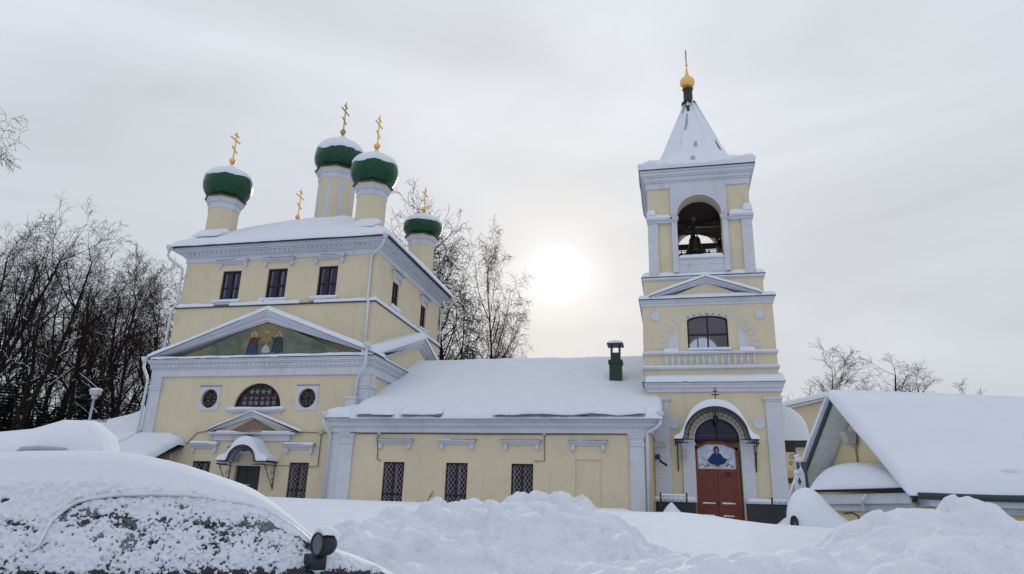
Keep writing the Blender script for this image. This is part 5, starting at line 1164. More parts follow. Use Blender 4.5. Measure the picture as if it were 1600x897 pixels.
for (cx_, cz_, r_) in ((5.6, 4.75, .16), (5.5, 4.45, .11)): m.tube([(cx_+r_*(1-t/9)*math.cos(t), 37.65, cz_+r_*(1-t/9)*math.sin(t)) for t in np.linspace(0, 7.5, 18)], .018, 4)
m.build('bracket', M['iron'], pc)
th = np.linspace(0, PI, 30); ys = np.array([37.5, 37.52, 37.65, 38, 39, 39.7]); tt = [0, .7, .93, 1, 1, .9]
MB().grid(np.stack([np.stack([5.35-1.12*np.cos(th), np.full(30, y), 5.56+1.75*t_*np.sin(th)**.75], -1) for y, t_ in zip(ys, tt)], 1)).build('snow_hood', M['snow'], pc, True)
MB().box(4.9, 6.8, 39.7, 45.4, 2.0, 3.6).box(4.9, 6.9, 39.6, 45.4, 3.9, 4.2).build('porch_wall', M['yellow'], pc)

# ================================================================== gabled yellow house at the right (turned 13 degrees)
house = empty_uv('gabled_house', 14, 17, .5, 'yellow house at right with a steep gable end and thick snow roof', 'house')
E0, EV, EZ = 7.83, 14.0, 2.30      # rake plane, near eave
RV, RZ = 16.92, 4.60; FV = 19.84
W0 = E0+.6
MB().prism_x([(EV+.45, 0), (FV-.45, 0), (FV-.45, 2.5), (RV, RZ-.16), (EV+.45, 2.5)], W0, 24).build('wall', M['yellow_pale'], house)
m = MB()
for P, Q in (((EV, EZ), (RV, RZ)), ((RV, RZ), (FV, EZ))):
    m.hexa([(E0+.04, P[0], P[1]-.10), (24, P[0], P[1]-.10), (24, Q[0], Q[1]-.10), (E0+.04, Q[0], Q[1]-.10), (E0+.04, P[0], P[1]-.06), (24, P[0], P[1]-.06), (24, Q[0], Q[1]-.06), (E0+.04, Q[0], Q[1]-.06)])
m.build('soffit', M['soffit'], house)
m = MB()
for P, Q in (((EV, EZ), (RV, RZ)), ((RV, RZ), (FV, EZ))):
    m.hexa([(E0, P[0], P[1]-.058), (24.1, P[0], P[1]-.058), (24.1, Q[0], Q[1]-.058), (E0, Q[0], Q[1]-.058), (E0, P[0], P[1]), (24.1, P[0], P[1]), (24.1, Q[0], Q[1]), (E0, Q[0], Q[1])])
roof = m.build('roof', M['greenrail'], house)
for i, (P, Q) in enumerate((((EV-.02, EZ-.02), (RV, RZ)), ((RV, RZ), (FV+.02, EZ-.02)))):
    MB().hexa([(E0-.05, P[0], P[1]-.16), (E0-.005, P[0], P[1]-.16), (E0-.005, Q[0], Q[1]-.16), (E0-.05, Q[0], Q[1]-.16), (E0-.05, P[0], P[1]+.03), (E0-.005, P[0], P[1]+.03), (E0-.005, Q[0], Q[1]+.03), (E0-.05, Q[0], Q[1]+.03)]).build('bargeboard', M['greenrail'], house)
MB().box(E0+.3, 24, EV+.02, EV+.45, 2.02, 2.20).box(E0+.9, 24, EV+.30, EV+.46, 1.90, 2.018).build('fascia', M['white'], house, bevel=.01)
MB().tube([(E0+.02, EV-.07, 2.20), (24, EV-.07, 2.20)], .07, 8).build('gutter', M['darkmetal'], house, True)
def hb(X, Y): return np.where(Y < RV, EZ+(RZ-EZ)/(RV-EV)*(Y-EV), RZ-(RZ-EZ)/(RV-EV)*(Y-RV))+0*X
def hT(X, Y): return .27+.10*np.exp(-((Y-RV)/.5)**2)*0+.05*fbm(X*.5, Y*.5, 0, 9, 3)
s = snowfield(E0-.15, 24.2, EV-.10, FV+.1, hb, lambda X, Y: hT(X, Y)-.14*np.exp(-((Y-RV)/.35)**2), .10, (.16, .3, .28, .3), 19, .035, .05, 1.1)
s.build('roof_snow', M['snow'], house, True)
# floodlight and conduit on the gable wall
fl = MB().tube([(W0-.03, 17.25, 2.6), (W0-.03, 17.25, 3.62)], .022, 6).build('ochre_pipe', M['rustpipe'], house)
fx = MB(); yq = 17.25; fx.hexa([(W0-.26, yq-.13, 3.52), (W0-.08, yq-.17, 3.47), (W0-.08, yq+.17, 3.47), (W0-.26, yq+.13, 3.52), (W0-.34, yq-.15, 3.78), (W0-.05, yq-.18, 3.76), (W0-.05, yq+.18, 3.76), (W0-.34, yq+.15, 3.78)]); fx.box(W0-.12, W0, yq-.05, yq+.05, 3.4, 3.49)
fx.build('floodlight', M['lampgrey'], house, bevel=.02, label='grey floodlight under the gable'); 
# lean-to with a corrugated sheet roof in front of the gable
lt = empty_uv('lean_to', 7.7, 16.5, .5, 'low lean-to with corrugated roof edge under the house gable', 'lean-to')
LA, LB = (7.78, 14.08), (6.98, 16.75); LC, LD = (7.9, 19.4), (W0-.02, 19.4)
MB().prism_z([(LA[0]+.12, LA[1]+.42), (W0-.01, LA[1]+.46), (W0-.01, 19.2), (7.9, 19.2), (LB[0]+.28, LB[1]+.1)], 0, 2.10).build('wall', M['yellow_pale'], lt)
def wline(a, b, off, z0, z1, d=.05):
    A_, B_ = Vector((*a, 0)), Vector((*b, 0)); t = (B_-A_).normalized(); n = Vector((-t.y, t.x, 0))
    if n.x > 0: n = -n
    A_, B_ = A_+n*off, B_+n*off; q = n*d
    return [(A_.x, A_.y, z0), (B_.x, B_.y, z0), (B_.x+q.x, B_.y+q.y, z0), (A_.x+q.x, A_.y+q.y, z0), (A_.x, A_.y, z1), (B_.x, B_.y, z1), (B_.x+q.x, B_.y+q.y, z1), (A_.x+q.x, A_.y+q.y, z1)]
MB().hexa(wline((LA[0]+.02, LA[1]+.1), LB, -.10, 2.06, 2.26)).hexa(wline((LA[0]+.06, LA[1]+.2), LB, -.20, 1.92, 2.058, .08)).build('fascia', M['white'], lt)
n = 92; m = MB(); P = []
A_, B_ = Vector((*LA, 2.31)), Vector((*LB, 2.34)); C_, D_ = Vector((W0, 14.5, 2.55)), Vector((W0, 19.2, 2.95))
for i in range(n*4+1):
    t = i/(n*4); z = .022*math.sin(2*PI*i/4*1.0+.4) if i % 2 else (.022 if i % 4 == 0 else -.022)
    z = .022*math.cos(PI*i/2)
    a = A_.lerp(B_, t); c = C_.lerp(D_, t); P.append([(a.x, a.y, a.z+z-.012), (c.x, c.y, c.z+z-.012)])
    
P = np.array(P); m.grid(P); P2 = P.copy(); P2[:, :, 2] += .012; m.grid(P2); m.grid(np.stack([P[:, 0], P2[:, 0]], 1)); m.build('corrugated_roof', M['darkmetal'], lt)
# snow on the lean-to, bilinear patch
def patch(P00, P10, P11, P01, T, n, k, e, seed, amp=.03):
    s_, t_ = np.meshgrid(spaced(0, 1, 1/n, e[0], e[1]), spaced(0, 1, 1/k, e[2], e[3]), indexing='ij')
    b = sum(np.array(p)[None, None]*w[..., None] for p, w in ((P00, (1-s_)*(1-t_)), (P10, s_*(1-t_)), (P11, s_*t_), (P01, (1-s_)*t_)))
    pr = edgeprof(s_, e[0])*edgeprof(1-s_, e[1])*edgeprof(t_, e[2])*edgeprof(1-t_, e[3])
    tt = T(s_, t_) if callable(T) else T
    top = b.copy(); top[..., 2] += pr*(tt+amp*2*fbm(b[..., 0]*1.5, b[..., 1]*1.5, 0, seed, 4)); m = MB().grid(top)
    bot = b.copy(); bot[..., 2] -= .01; m.grid(bot)
    for A, B in ((top[0], bot[0]), (top[-1], bot[-1]), (top[:, 0], bot[:, 0]), (top[:, -1], bot[:, -1])): m.grid(np.stack([A, B], 1))
    return m
patch((LA[0]+.08, LA[1]+.12, 2.36), (W0-.05, 14.6, 2.60), (W0-.02, 19.2, 2.95), (LB[0], LB[1]+.02, 2.38), lambda s_, t_: .09+.33*np.sin(np.clip(t_, 0, 1)*PI*.9)**1.1*(.5+.5*np.sin(np.clip(s_*1.3, 0, 1)*PI)), 30, 60, (.25, 0, .2, .2), 66, .03).build('roof_snow', M['snow'], lt, True)
MB().tube([(7.45, 15.1, 2.24), (7.42, 15.25, 2.10), (7.50, 15.35, 1.98), (7.52, 15.45, 1.2)], .028, 7).build('drainpipe', M['pipe'], lt, True)
# carved timber post with snow between the tower and the house
lp = empty('carved_post', (7.0, 18.6, .8), 'snow-caked grey timber post with a diamond cut-out beside the gable', 'post', None, YAW, uvw(7.42, 17.9, 1.0)); lp.scale = (.8, .8, .82)
def at(u, v, z): return (u, v, z)
m = MB(); m.hexa([(6.95, 18.5, .8), (7.10, 18.5, .8), (7.10, 18.65, .8), (6.95, 18.65, .8), (6.84, 18.5, 3.35), (6.97, 18.5, 3.35), (6.97, 18.62, 3.35), (6.84, 18.62, 3.35)]); m.box(6.70, 6.78, 18.5, 18.6, 1.5, 3.52); m.build('timber', M['greywood'], lp, bevel=.01)
m = boolcut('carved_board', MB().prism_y([(6.56, 2.45), (6.74, 2.30), (6.88, 2.40), (6.86, 3.0), (6.78, 3.2), (6.62, 3.0), (6.55, 2.8)], 18.42, 18.47), [MB().prism_y([(6.70, 2.62), (6.77, 2.76), (6.70, 2.90), (6.63, 2.76)], 18.3, 18.6)], M['snow'], lp)
s = MB(); s.sphere((6.78, 18.5, 3.40), .14, 12, 8, (1, .8, .6)); s.sphere((6.72, 18.5, 3.50), .10, 12, 8, (1, .8, .6)); s.sphere((6.66, 18.45, 3.02), .11, 12, 8, (1, .8, .8)); s.sphere((6.76, 18.45, 2.42), .11, 12, 8, (1, .8, .7)); s.build('snow', M['snow'], lp, True)

# ------------------------------------------------------------------ snow-buried car near the tower
sc_ = empty_uv('buried_car', 6.45, 15.2, 1.0, 'car beside the house completely buried in smooth snow, one wheel showing', 'car')
th = np.linspace(0, 1, 44); ys = np.linspace(0, 1, 26)
prof_u = [(5.62, 1.0), (5.60, 1.6), (5.62, 1.9), (5.70, 2.12), (5.82, 2.26), (5.98, 2.33), (6.14, 2.31), (6.30, 2.20), (6.45, 2.03), (6.62, 1.86), (6.80, 1.73), (6.98, 1.62), (7.1, 1.45), (7.15, 1.0)]
pu = np.array(cat(prof_u, 4))
rows = []
for k_, v in enumerate(np.concatenate([[14.35, 14.36, 14.40, 14.48, 14.6], np.linspace(14.8, 15.7, 6), [15.9, 16.0, 16.05]])):
    e = min(1, math.sqrt(max(0, 1-(1-min(1, (v-14.35)/.5))**2)))*min(1, math.sqrt(max(0, 1-(1-min(1, (16.05-v)/.4))**2)))
    cx_ = 6.3; rows.append(np.stack([cx_+(pu[:, 0]-cx_)*(.86+.14*e)+(v-14.4)*.36-.08, np.full(len(pu), v), 1.0+(pu[:, 1]-1.0)*(.45+.55*e)+.02*fbm(pu[:, 0]*2, v*2, 0, 5, 3)], -1))
m = MB().grid(np.stack(rows)); fr_ = rows[0]; m.grid(np.stack([fr_, np.stack([fr_[:, 0], fr_[:, 1]+.01, np.minimum(fr_[:, 2], .6)], -1)], 1)); m.build('snow_cover', M['snow'], sc_, True)
b = MB().prism_x([(14.9, 1.0), (15.7, 1.0), (15.7, 1.25), (14.9, 1.25)], 6.2, 6.8).build('body', M['carpaint'], sc_)
wh = MB().tube([(5.60+.055*math.cos(t), 14.30, 1.62+.125*math.sin(t)) for t in np.linspace(0, 2*PI, 25)[:-1]], .03, 8, True).build('tyre', M['rubber'], sc_, True)
rm = MB().prism_y([(5.60+.06*math.cos(t), 1.62+.13*math.sin(t)) for t in np.linspace(0, 2*PI, 21)[:-1]], 14.33, 14.36).build('wheel_well', M['rubber'], sc_)
rm = MB()
for q in range(5): a = 2*PI*q/5; rm.tube([(5.60, 14.28, 1.62), (5.60+.04*math.cos(a), 14.28, 1.62+.09*math.sin(a))], .008, 5)
rm.build('rim', M['rim'], wh)
MB().tube([(6.72, 14.6, 1.84), (6.86, 14.55, 1.86), (6.95, 14.5, 1.80), (7.0, 14.5, 1.64)], .018, 6).build('wiper', M['rubber'], sc_, True)

# ================================================================== foreground car, dark, crusted with snow
CY_ = YAW+R(20)
CRW = uvw(-1.5976, 6.1175, .45)
car = empty('parked_car', (0, 0, .45), 'dark car in the left foreground, side windows crusted with flaky snow', 'car', None, CY_, CRW)
CV = 0.     # centre line; x runs forward along the car, y away from the viewer, origin abreast of the door mirror
ku = np.array([-3.6, -3.3, -3.0, -2.4, -2.0, -1.65, -1.37, -.96, -.46, -.19, .04, .2, .42, .65, .85, 1.0, 1.1])
kt = np.array([1.0, 1.35, 1.62, 1.80, 1.86, 1.885, 1.885, 1.825, 1.69, 1.525, 1.345, 1.27, 1.215, 1.125, 1.0, .86, .70])   # top centre line
kb = np.array([.95, 1.18, 1.26, 1.30, 1.305, 1.305, 1.305, 1.305, 1.30, 1.295, 1.27, 1.235, 1.18, 1.085, .965, .83, .68])    # belt
kh = np.array([.66, .76, .82, .86, .87, .87, .87, .87, .87, .87, .865, .86, .84, .80, .74, .62, .5])      # half width
_uf = np.linspace(-3.6, 1.1, 236); _k = np.hanning(23); _k /= _k.sum()
def _smooth(k): a = np.interp(_uf, ku, k); return np.convolve(np.pad(a, 11, mode='edge'), _k, 'valid')
kt, kb, kh, ku = _smooth(kt), _smooth(kb), _smooth(kh), _uf
def sec(u, t, off=0.):
    top = np.interp(u, ku, kt); be = np.interp(u, ku, kb); hw = np.interp(u, ku, kh); g = np.clip((top-be)/.5, 0, 1)
    tk = [0, .14, .30, .44, .48, .70, .80, .88, 1.0]
    dv = [hw*.96, hw*.99, hw, hw-.02, hw-.035, hw-.035-.15*g-.05*(1-g), hw-.06-.22*g-.12*(1-g), .5*hw+0*u, 0*u]
    gh = top-be
    zz_ = [.62+0*u, .68+(be-.68)*.25, .68+(be-.68)*.62, be-.03, be+0*u, be+gh*.72, be+gh*.90, top-.015*g-.006, top]
    V_ = np.zeros_like(u); Z_ = np.zeros_like(u)
    for i in range(8):
        m_ = (t >= tk[i]) & (t <= tk[i+1]+1e-9); w = (t-tk[i])/(tk[i+1]-tk[i])
        V_ = np.where(m_, dv[i]*(1-w)+dv[i+1]*w, V_); Z_ = np.where(m_, zz_[i]*(1-w)+zz_[i+1]*w, Z_)
    return V_, Z_
uu = np.linspace(-3.6, 1.1, 140); tt = np.array([0, .07, .14, .22, .30, .37, .44, .48, .55, .62, .70, .75, .80, .84, .88, .92, .96, 1.0])
Um, Tm = np.meshgrid(uu, tt, indexing='ij'); Vh, Zh = sec(Um, Tm)
P = np.concatenate([np.stack([Um, CV-Vh, Zh], -1), np.stack([Um, CV+Vh, Zh], -1)[:, ::-1][:, 1:]], 1)
bd = MB().grid(P); 
for e in (0, -1):
    ring = P[e]; n0 = len(bd.v); bd.v += [tuple(p) for p in ring.tolist()]; bd.f.append(tuple(range(n0, n0+len(ring))))
bd.build('body', M['carpaint'], car, True)
# side glass, slightly proud of the body shell
gu = np.linspace(-1.72, .02, 60)
def wtop(u): return np.interp(u, [-1.72, -1.70, -1.64, -1.58, -1.5, -1.35, -1.16, -.8, -.46, -.33, -.14, -.04, .02], [1.33, 1.46, 1.545, 1.60, 1.63, 1.655, 1.67, 1.675, 1.645, 1.60, 1.47, 1.375, 1.32])
def tz(u, z):   # section parameter whose height is z (window zone)
    top = np.interp(u, ku, kt); be = np.interp(u, ku, kb); return .48+.22*np.clip((z-be)/np.maximum(.02, (top-be)*.72), 0, 1.3)
Gt2 = .485+(tz(gu, wtop(gu))[:, None]-.485)*np.linspace(0, 1, 14)[None]
Gv, Gz = sec(gu[:, None]+0*Gt2, Gt2); MB().grid(np.stack([gu[:, None]+0*Gt2, CV-Gv-.004, Gz], -1)).build('side_window', frosted(), car, True)
tu = np.concatenate([[-1.76, -1.745], gu]); tzv = np.concatenate([[1.28, 1.31], wtop(gu)])
tv, tz2 = sec(tu, tz(tu, tzv)); MB().tube([(a, CV-b-.014, c) for a, b, c in zip(tu, tv+.012, tz2)], .014, 6).build('window_trim', M['trim'], car, True)
# flaky snow crust
def crust(u0, u1, t0, t1, du, nt_, cover, thick, name, mat):
    a = np.arange(u0, u1, du); b = np.linspace(t0, t1, nt_); A, B = np.meshgrid(a, b, indexing='ij'); V0, Z0 = sec(A, B)
    eps = .004; Va, Za = sec(A, np.clip(B+eps, 0, 1)); Vb, Zb = sec(A, np.clip(B-eps, 0, 1)); dV, dZ = -(Va-Vb), Za-Zb
    L = np.sqrt(dV**2+dZ**2)+1e-9; nV, nZ = -dZ/L, dV/L      # outward (towards -v, up)
    # smooth normals along t
    for _ in range(6):
        nV[:, 1:-1] = (nV[:, :-2]+nV[:, 1:-1]*2+nV[:, 2:])/4; nZ[:, 1:-1] = (nZ[:, :-2]+nZ[:, 1:-1]*2+nZ[:, 2:])/4
    s_ = np.cumsum(np.concatenate([np.zeros((len(a), 1)), np.hypot(np.diff(V0, axis=1), np.diff(Z0, axis=1))], 1), 1)
    c = cover(A, B, s_, Z0); th_ = thick(A, B, s_, Z0)*np.clip(c*6, 0, 1)
    X, Y, Z = A, CV-V0+nV*(th_-.003), Z0+nZ*(th_-.003)
    m = MB().grid(np.stack([X, Y, Z], -1)); kk = (c > 0); kf = (kk[:-1, :-1] | kk[1:, :-1] | kk[:-1, 1:] | kk[1:, 1:]).ravel()
    m.f = [f for f, k in zip(m.f, kf) if k]
    o = m.build(name, mat, car, True); bm = bmesh.new(); bm.from_mesh(o.data); bmesh.ops.delete(bm, geom=[v for v in bm.verts if not v.link_faces], context='VERTS'); bm.to_mesh(o.data); bm.free(); return o
def inwin(A, Z): return (A > -1.72) & (A < .02) & (Z < wtop(A)+.0)
def cov(A, B, s_, Z):
    n1 = fbm(A*4.5, s_*6.0, 0, 41, 2)*1.0; n2 = fbm(A*24, s_*30, 0, 42, 3, .7)
    w = inwin(A, Z)
    band = np.exp(-((Z-1.475+.02*A)/.055)**2)*sm(-1.72, -1.5, A)*(1-.2*sm(-.4, 0, A))
    top_ = np.exp(-((Z-wtop(A))/.022)**2)*np.where((A < -1.1), 1.15, .25)
    fr = sm(-.42, -.18, A)*np.exp(-((Z-wtop(A))/.07)**2)
    thin = np.where(w, .56*band+1.0*top_+.95*fr, 0)
    rear = np.where(~w & (A < -1.74) & (Z < 1.62), .46*np.exp(-((Z-1.46)/.06)**2), 0)
    patch_ = 1.6*np.exp(-((A+1.98)/.05)**2-((Z-1.605)/.028)**2)
    low = .55*sm(1.24, 1.15, Z)+.55*sm(-.25, .05, A)*sm(1.22, 1.14, Z)
    side = 1-sm(.72, .80, B)
    n3 = fbm(A*62, s_*70, 0, 43, 2, .7)
    return .56-thin*.82-rear-patch_-low+.70*n1+1.05*n2-side*(.32*sm(.02, .22, n3)+.10)
def thk(A, B, s_, Z):
    cl = lumps(A+.01*fbm(A*30, s_*30, 0, 2, 2), s_+.01*fbm(A*30, s_*30, 5, 2, 2), .036, 5, .35, .75, .85)*.6+lumps(A, s_, .018, 6, .3, .7, .8)*.6
    up = sm(.70, .95, B)
    return .010+1.25*cl*(1-.55*up)+.010*up+.010*fbm(A*45, s_*45, 0, 3, 3, .7)
def cov_s(A, B, s_, Z):
    c = cov(A, B, s_, Z); return np.where(Z > wtop(A)+.02, c+1.2*sm(.55, .7, B), c)
crust(-2.75, .80, .28, .80, .0062, 170, cov_s, thk, 'snow_crust', M['snow_fluffy'])
# deep snow on roof and bonnet
au = np.arange(-3.62, 1.1, .03); at_ = np.concatenate([np.linspace(.66, .82, 18), np.linspace(.83, 1, 16)]); A, B = np.meshgrid(au, at_, indexing='ij'); V0, Z0 = sec(A, B)
T = (.010+.085*sm(.66, .90, B))*np.interp(A, [-3.6, -3.2, -2.0, -1.2, -.5, -.15, .05, .3, .6, .8, 1.1], [.5, 1, 1, .95, .6, .42, .35, .35, .3, .2, .1])*(1+.30*fbm(A*1.1, B*4, 0, 51, 3))+.006*fbm(A*22, V0*22, 0, 52, 4, .7)
topL = np.stack([A, CV-V0-.3*T*(1-sm(.8, .95, B)), Z0+T], -1); topR = np.stack([A, CV+V0, Z0+T], -1)[:, ::-1][:, 1:]
MB().grid(np.concatenate([topL, topR], 1)).build('roof_snow', M['snow_fluffy'], car, True)
0 and MB().hexa([(-3.55, CV-.80, 1.565), (-3.06, CV-.80, 1.565), (-3.06, CV-.6, 1.565), (-3.55, CV-.6, 1.565), (-3.55, CV-.78, 1.62), (-3.10, CV-.78, 1.615), (-3.1, CV-.6, 1.62), (-3.55, CV-.6, 1.62)]).build('rear_side_glass', M['carglass'], car)
# wheels
for wu in (-2.55, .45):
    for sv in (-1, 1):
        c = CV+sv*.74
        w = MB().tube([(wu+.29*math.cos(t), c, .75+.29*math.sin(t)) for t in np.linspace(0, 2*PI, 29)[:-1]], .085, 8, True).build('wheel', M['rubber'], car, True)
        m = MB().lathe((0, 0, 0), [(.03, .02), (.10, .0), (.22, -.03), (.22, .05)], 24); m.v = [(wu+x, c+sv*(.06)+z*sv*-1, .75+y) for x, y, z in m.v]; m.build('rim', M['rim'], w, True)
# door mirror : housing, glass, foot
def rotm(mb, a=R(28)):
    c, s_ = math.cos(a), math.sin(a); mb.v = [(mu+(x-mu)*c-(y-mv)*s_, mv+(x-mu)*s_+(y-mv)*c, z) for x, y, z in mb.v]; return mb
mu, mv, mz = -.02, -1.0, 1.375
m = MB().sphere((mu+.04, mv, mz), .10, 20, 14, (1.0, .78, .80)); m.v = [(max(x, mu-.005), y, z) for x, y, z in m.v]
m.box(mu+.0, mu+.09, mv+.02, mv+.16, mz-.17, mz-.07); mh = rotm(m).build('door_mirror', M['iron'], car, True)
q = [(mu-.012, mv+.064*math.cos(t), mz+.066*math.sin(t)) for t in np.linspace(0, 2*PI, 25)[:-1]]
rotm(MB().add(q+[(x+.01, y, z) for x, y, z in q], [tuple(range(23, -1, -1))]+[(i, (i+1) % 24, (i+1) % 24+24, i+24) for i in range(24)])).build('mirror_glass', M['mirrorglass'], mh)
rotm(MB().tube([(mu-.014, mv+.070*math.cos(t), mz+.072*math.sin(t)) for t in np.linspace(0, 2*PI, 25)[:-1]], .007, 6, True)).build('mirror_rim', M['iron'], mh, True)
a = np.linspace(0, 2*PI, 30); b = np.linspace(.0, 1, 12); A, B = np.meshgrid(a, b, indexing='ij')
X = mu+.045+.105*np.cos(A)*np.sin(B*1.35); Y = mv+.080*np.sin(A)*np.sin(B*1.35); Z = mz+.045+.072*np.cos(B*1.35)+.012*fbm(X*50, Y*50, 0, 7, 3); X = np.maximum(X, mu-.01)
rotm(MB().grid(np.stack([X, Y, Z], -1))).build('mirror_snow', M['snow_fluffy'], mh, True)

# ------------------------------------------------------------------ second, deeply snowed-in car behind it
c2 = empty('snowed_in_car', (0, 0, .4), 'car behind the dark one, under a deep smooth quilt of snow, roof rail showing', 'car', None, YAW+R(20), uvw(-4.0, 7.25, .4))
ku2 = np.array([-4.4, -4.2, -3.4, -2.4, -1.5, -1.0, -.62, -.38, -.12, .03, .10, .14]); kz2 = np.array([1.0, 1.7, 2.10, 2.17, 2.18, 2.19, 2.26, 2.36, 2.37, 2.26, 2.06, 1.2])
u2 = np.concatenate([np.linspace(-4.4, -.2, 70), np.linspace(-.18, .14, 24)]); ph = np.linspace(0, PI, 40); A, B = np.meshgrid(u2, ph, indexing='ij')
zt = np.interp(A, ku2, kz2); Z = .9+(zt-.9)*np.sin(B)**.38+.03*fbm(A*1.5, B*2, 0, 61, 4); Y = -.76*np.sign(np.cos(B))*np.abs(np.cos(B))**.7
MB().grid(np.stack([A, Y, Z], -1)).build('snow_cover', M['snow'], c2, True)
MB().box(-4.2, -.05, -.60, .60, .75, 1.4).box(-3.4, -.4, -.55, .55, 1.4, 1.8).build('body', M['carpaint'], c2, bevel=.08)
MB().tube([(-.58, -.80, 1.95), (-.52, -.83, 2.02), (-.40, -.84, 2.035), (-.20, -.83, 2.03), (-.16, -.80, 1.99)], .028, 8).build('roof_rail', M['steel'], c2, True)
MB().tube([(.08, -.35, 2.0), (.14, -.30, 1.94)], .035, 8).build('rear_handle', M['steel'], c2, True)
for u in (-3.4, -.9):
    MB().tube([(u+.28*math.cos(t), -.66, .72+.28*math.sin(t)) for t in np.linspace(0, 2*PI, 25)[:-1]], .09, 8, True).build('wheel', M['rubber'], c2, True)
sb = empty_uv('snow_drift', -6.0, 9.2, .4, 'rounded snow hump at the far left edge behind the cars', 'snow pile')
m = MB().sphere((-7.55, 9.4, 1.2), 1.35, 40, 24, (1.0, .8, 1.05)); m.v = [(x+.06*math.sin(3*z+y), y, z) for x, y, z in m.v]; m.build('mound', M['snow'], sb, True)

# ================================================================== lamp post
lpo = empty('lamp_post', (-27.6, 29.0, 1.9), 'white lamp post with a snow-capped head in front of the woods', 'lamp post')
MB().tube([(-27.55, 29, 1.9), (-27.55, 29, 6.65)], .06, 8).build('pole', M['steel'], lpo, True)
m = MB().box(-27.75, -27.3, 28.85, 29.15, 6.60, 6.85).box(-27.65, -27.45, 28.9, 29.1, 6.4, 6.6).build('lamp_head', M['lampgrey'], lpo, bevel=.03)
ledge_snow(-27.78, -27.28, 28.82, 29.18, 6.85, .10, 8, None, .05).build('snow', M['snow'], m, True)

# ================================================================== bare trees
class Tree:
    def __init__(s, seed): s.r = random.Random(seed); s.seg = []
    def grow(s, p, d, L, r, depth, maxd, droop, spread, nchild, up=.12, wig=.16):
        n = max(3, int(5 if depth == 0 else 4)); 
        if depth == 0: n = 9
        step = L/n; rr = s.r; pts = [(p.copy(), r)]
        for i in range(n):
            w = wig*(.5 if depth == 0 else 1)
            d = (d+Vector((rr.gauss(0, w), rr.gauss(0, w), rr.gauss(0, w*.7)))).normalized()
            d = (d+Vector((0, 0, (up if depth < maxd-1 else -droop)))).normalized()
            r2 = r*(1-.72*(i+1)/n) if depth else r*(1-.80*((i+1)/n))
            q = p+d*step; s.seg.append((p.copy(), q.copy(), pts[-1][1], max(r2, .004), depth)); p = q; pts.append((p.copy(), max(r2, .004)))
            if depth < maxd:
                f = (i+1)/n
                if depth == 0 and f < s.bare: continue
                k = nchild[depth]; kk = int(k)+(rr.random() < k-int(k))
                for _ in range(kk):
                    ang = rr.uniform(*spread[depth]); ax_ = Vector((rr.gauss(0, 1), rr.gauss(0, 1), rr.gauss(0, 1))).cross(d)
                    if ax_.length < 1e-3: continue
                    cd = Matrix.Rotation(R(ang), 3, ax_.normalized()) @ d
                    base = L if depth else s.H
                    ln = {0: s.H*.36*(1.15-f*.70), 1: L*.50*(1.2-.5*f), 2: L*.52*(1.2-.4*f), 3: L*.6}[depth]*rr.uniform(.7, 1.25)
                    s.grow(p.copy(), cd, ln, pts[-1][1]*rr.uniform(.45, .7), depth+1, maxd, droop, spread, nchild, up, wig)
    def make(s, H, r0, bare=.25, maxd=4, droop=.05, spread=((28, 55), (25, 55), (25, 60), (25, 65)), nchild=(2.2, 1.5, 1.5, 1.2), up=.10, wig=.16, lean=(0, 0), fork=1):
        s.H = H; s.bare = bare
        for k in range(fork):
            d = Vector((lean[0]+(s.r.uniform(-.18, .18) if fork > 1 else 0), lean[1], 1)).normalized()
            s.grow(Vector((0, 0, 0)), d, H*s.r.uniform(.9, 1)*.92, r0, 0, maxd, droop, spread, nchild, up, wig)
        return s
    def meshes(s, name, matT, matC, minr=.012, snow=False):
        def prism(segs, k, nm, mat):
            if not segs: return None
            A = np.array([tuple(a) for a, *_ in segs]); B = np.array([tuple(x[1]) for x in segs]); ra = np.array([x[2] for x in segs]); rb = np.array([x[3] for x in segs])
            ra = np.maximum(ra, minr); rb = np.maximum(rb, minr*.75)
            D = B-A; D /= np.linalg.norm(D, axis=1)[:, None]+1e-9; U = np.where(np.abs(D[:, 2:3]) < .9, np.array([[0, 0, 1.]]), np.array([[1., 0, 0]])); X = np.cross(D, U); X /= np.linalg.norm(X, axis=1)[:, None]; Y = np.cross(X, D)
            n = len(segs); V = np.zeros((n, 2*k, 3))
            for j in range(k):
                t = 2*PI*j/k; o = X*math.cos(t)+Y*math.sin(t); V[:, j] = A+o*ra[:, None]; V[:, k+j] = B+D*rb[:, None]*.3+o*rb[:, None]
            F = np.array([[j, (j+1) % k, k+(j+1) % k, k+j] for j in range(k)]); F = (F[None]+(np.arange(n)*2*k)[:, None, None]).reshape(-1, 4)
            me = bpy.data.meshes.new(nm); me.vertices.add(n*2*k); me.vertices.foreach_set('co', V.reshape(-1)); me.loops.add(F.size); me.loops.foreach_set('vertex_index', F.reshape(-1).astype(np.int32))
            me.polygons.add(len(F)); me.polygons.foreach_set('loop_start', np.arange(0, F.size, 4, dtype=np.int32)); me.polygons.foreach_set('use_smooth', [True]*len(F)); me.materials.append(mat); me.update(calc_edges=True); return me
        T_ = prism([x for x in s.seg if x[4] <= 1], 7, name+'_trunk', matT); L_ = None; C_ = prism([x for x in s.seg if x[4] >= 2], 3, name+'_twigs', matC)
        S_ = None
        if snow:
            sg = []
            rs = random.Random(3)
            for a, b, r1, r2, dp in s.seg:
                d = b-a
                if r1 > .018 and d.length < 1.5 and abs(d.z)/d.length < .66 and rs.random() < snow*.95 and dp < 3:
                    o = Vector((0, 0, r1*.85)); sg.append((a+o*.8, b+Vector((0, 0, r2*.68)), r1*.6+.014, r2*.6+.010, dp))
            S_ = prism(sg, 6, name+'_snow', M['snow'])
        return T_, L_, C_, S_
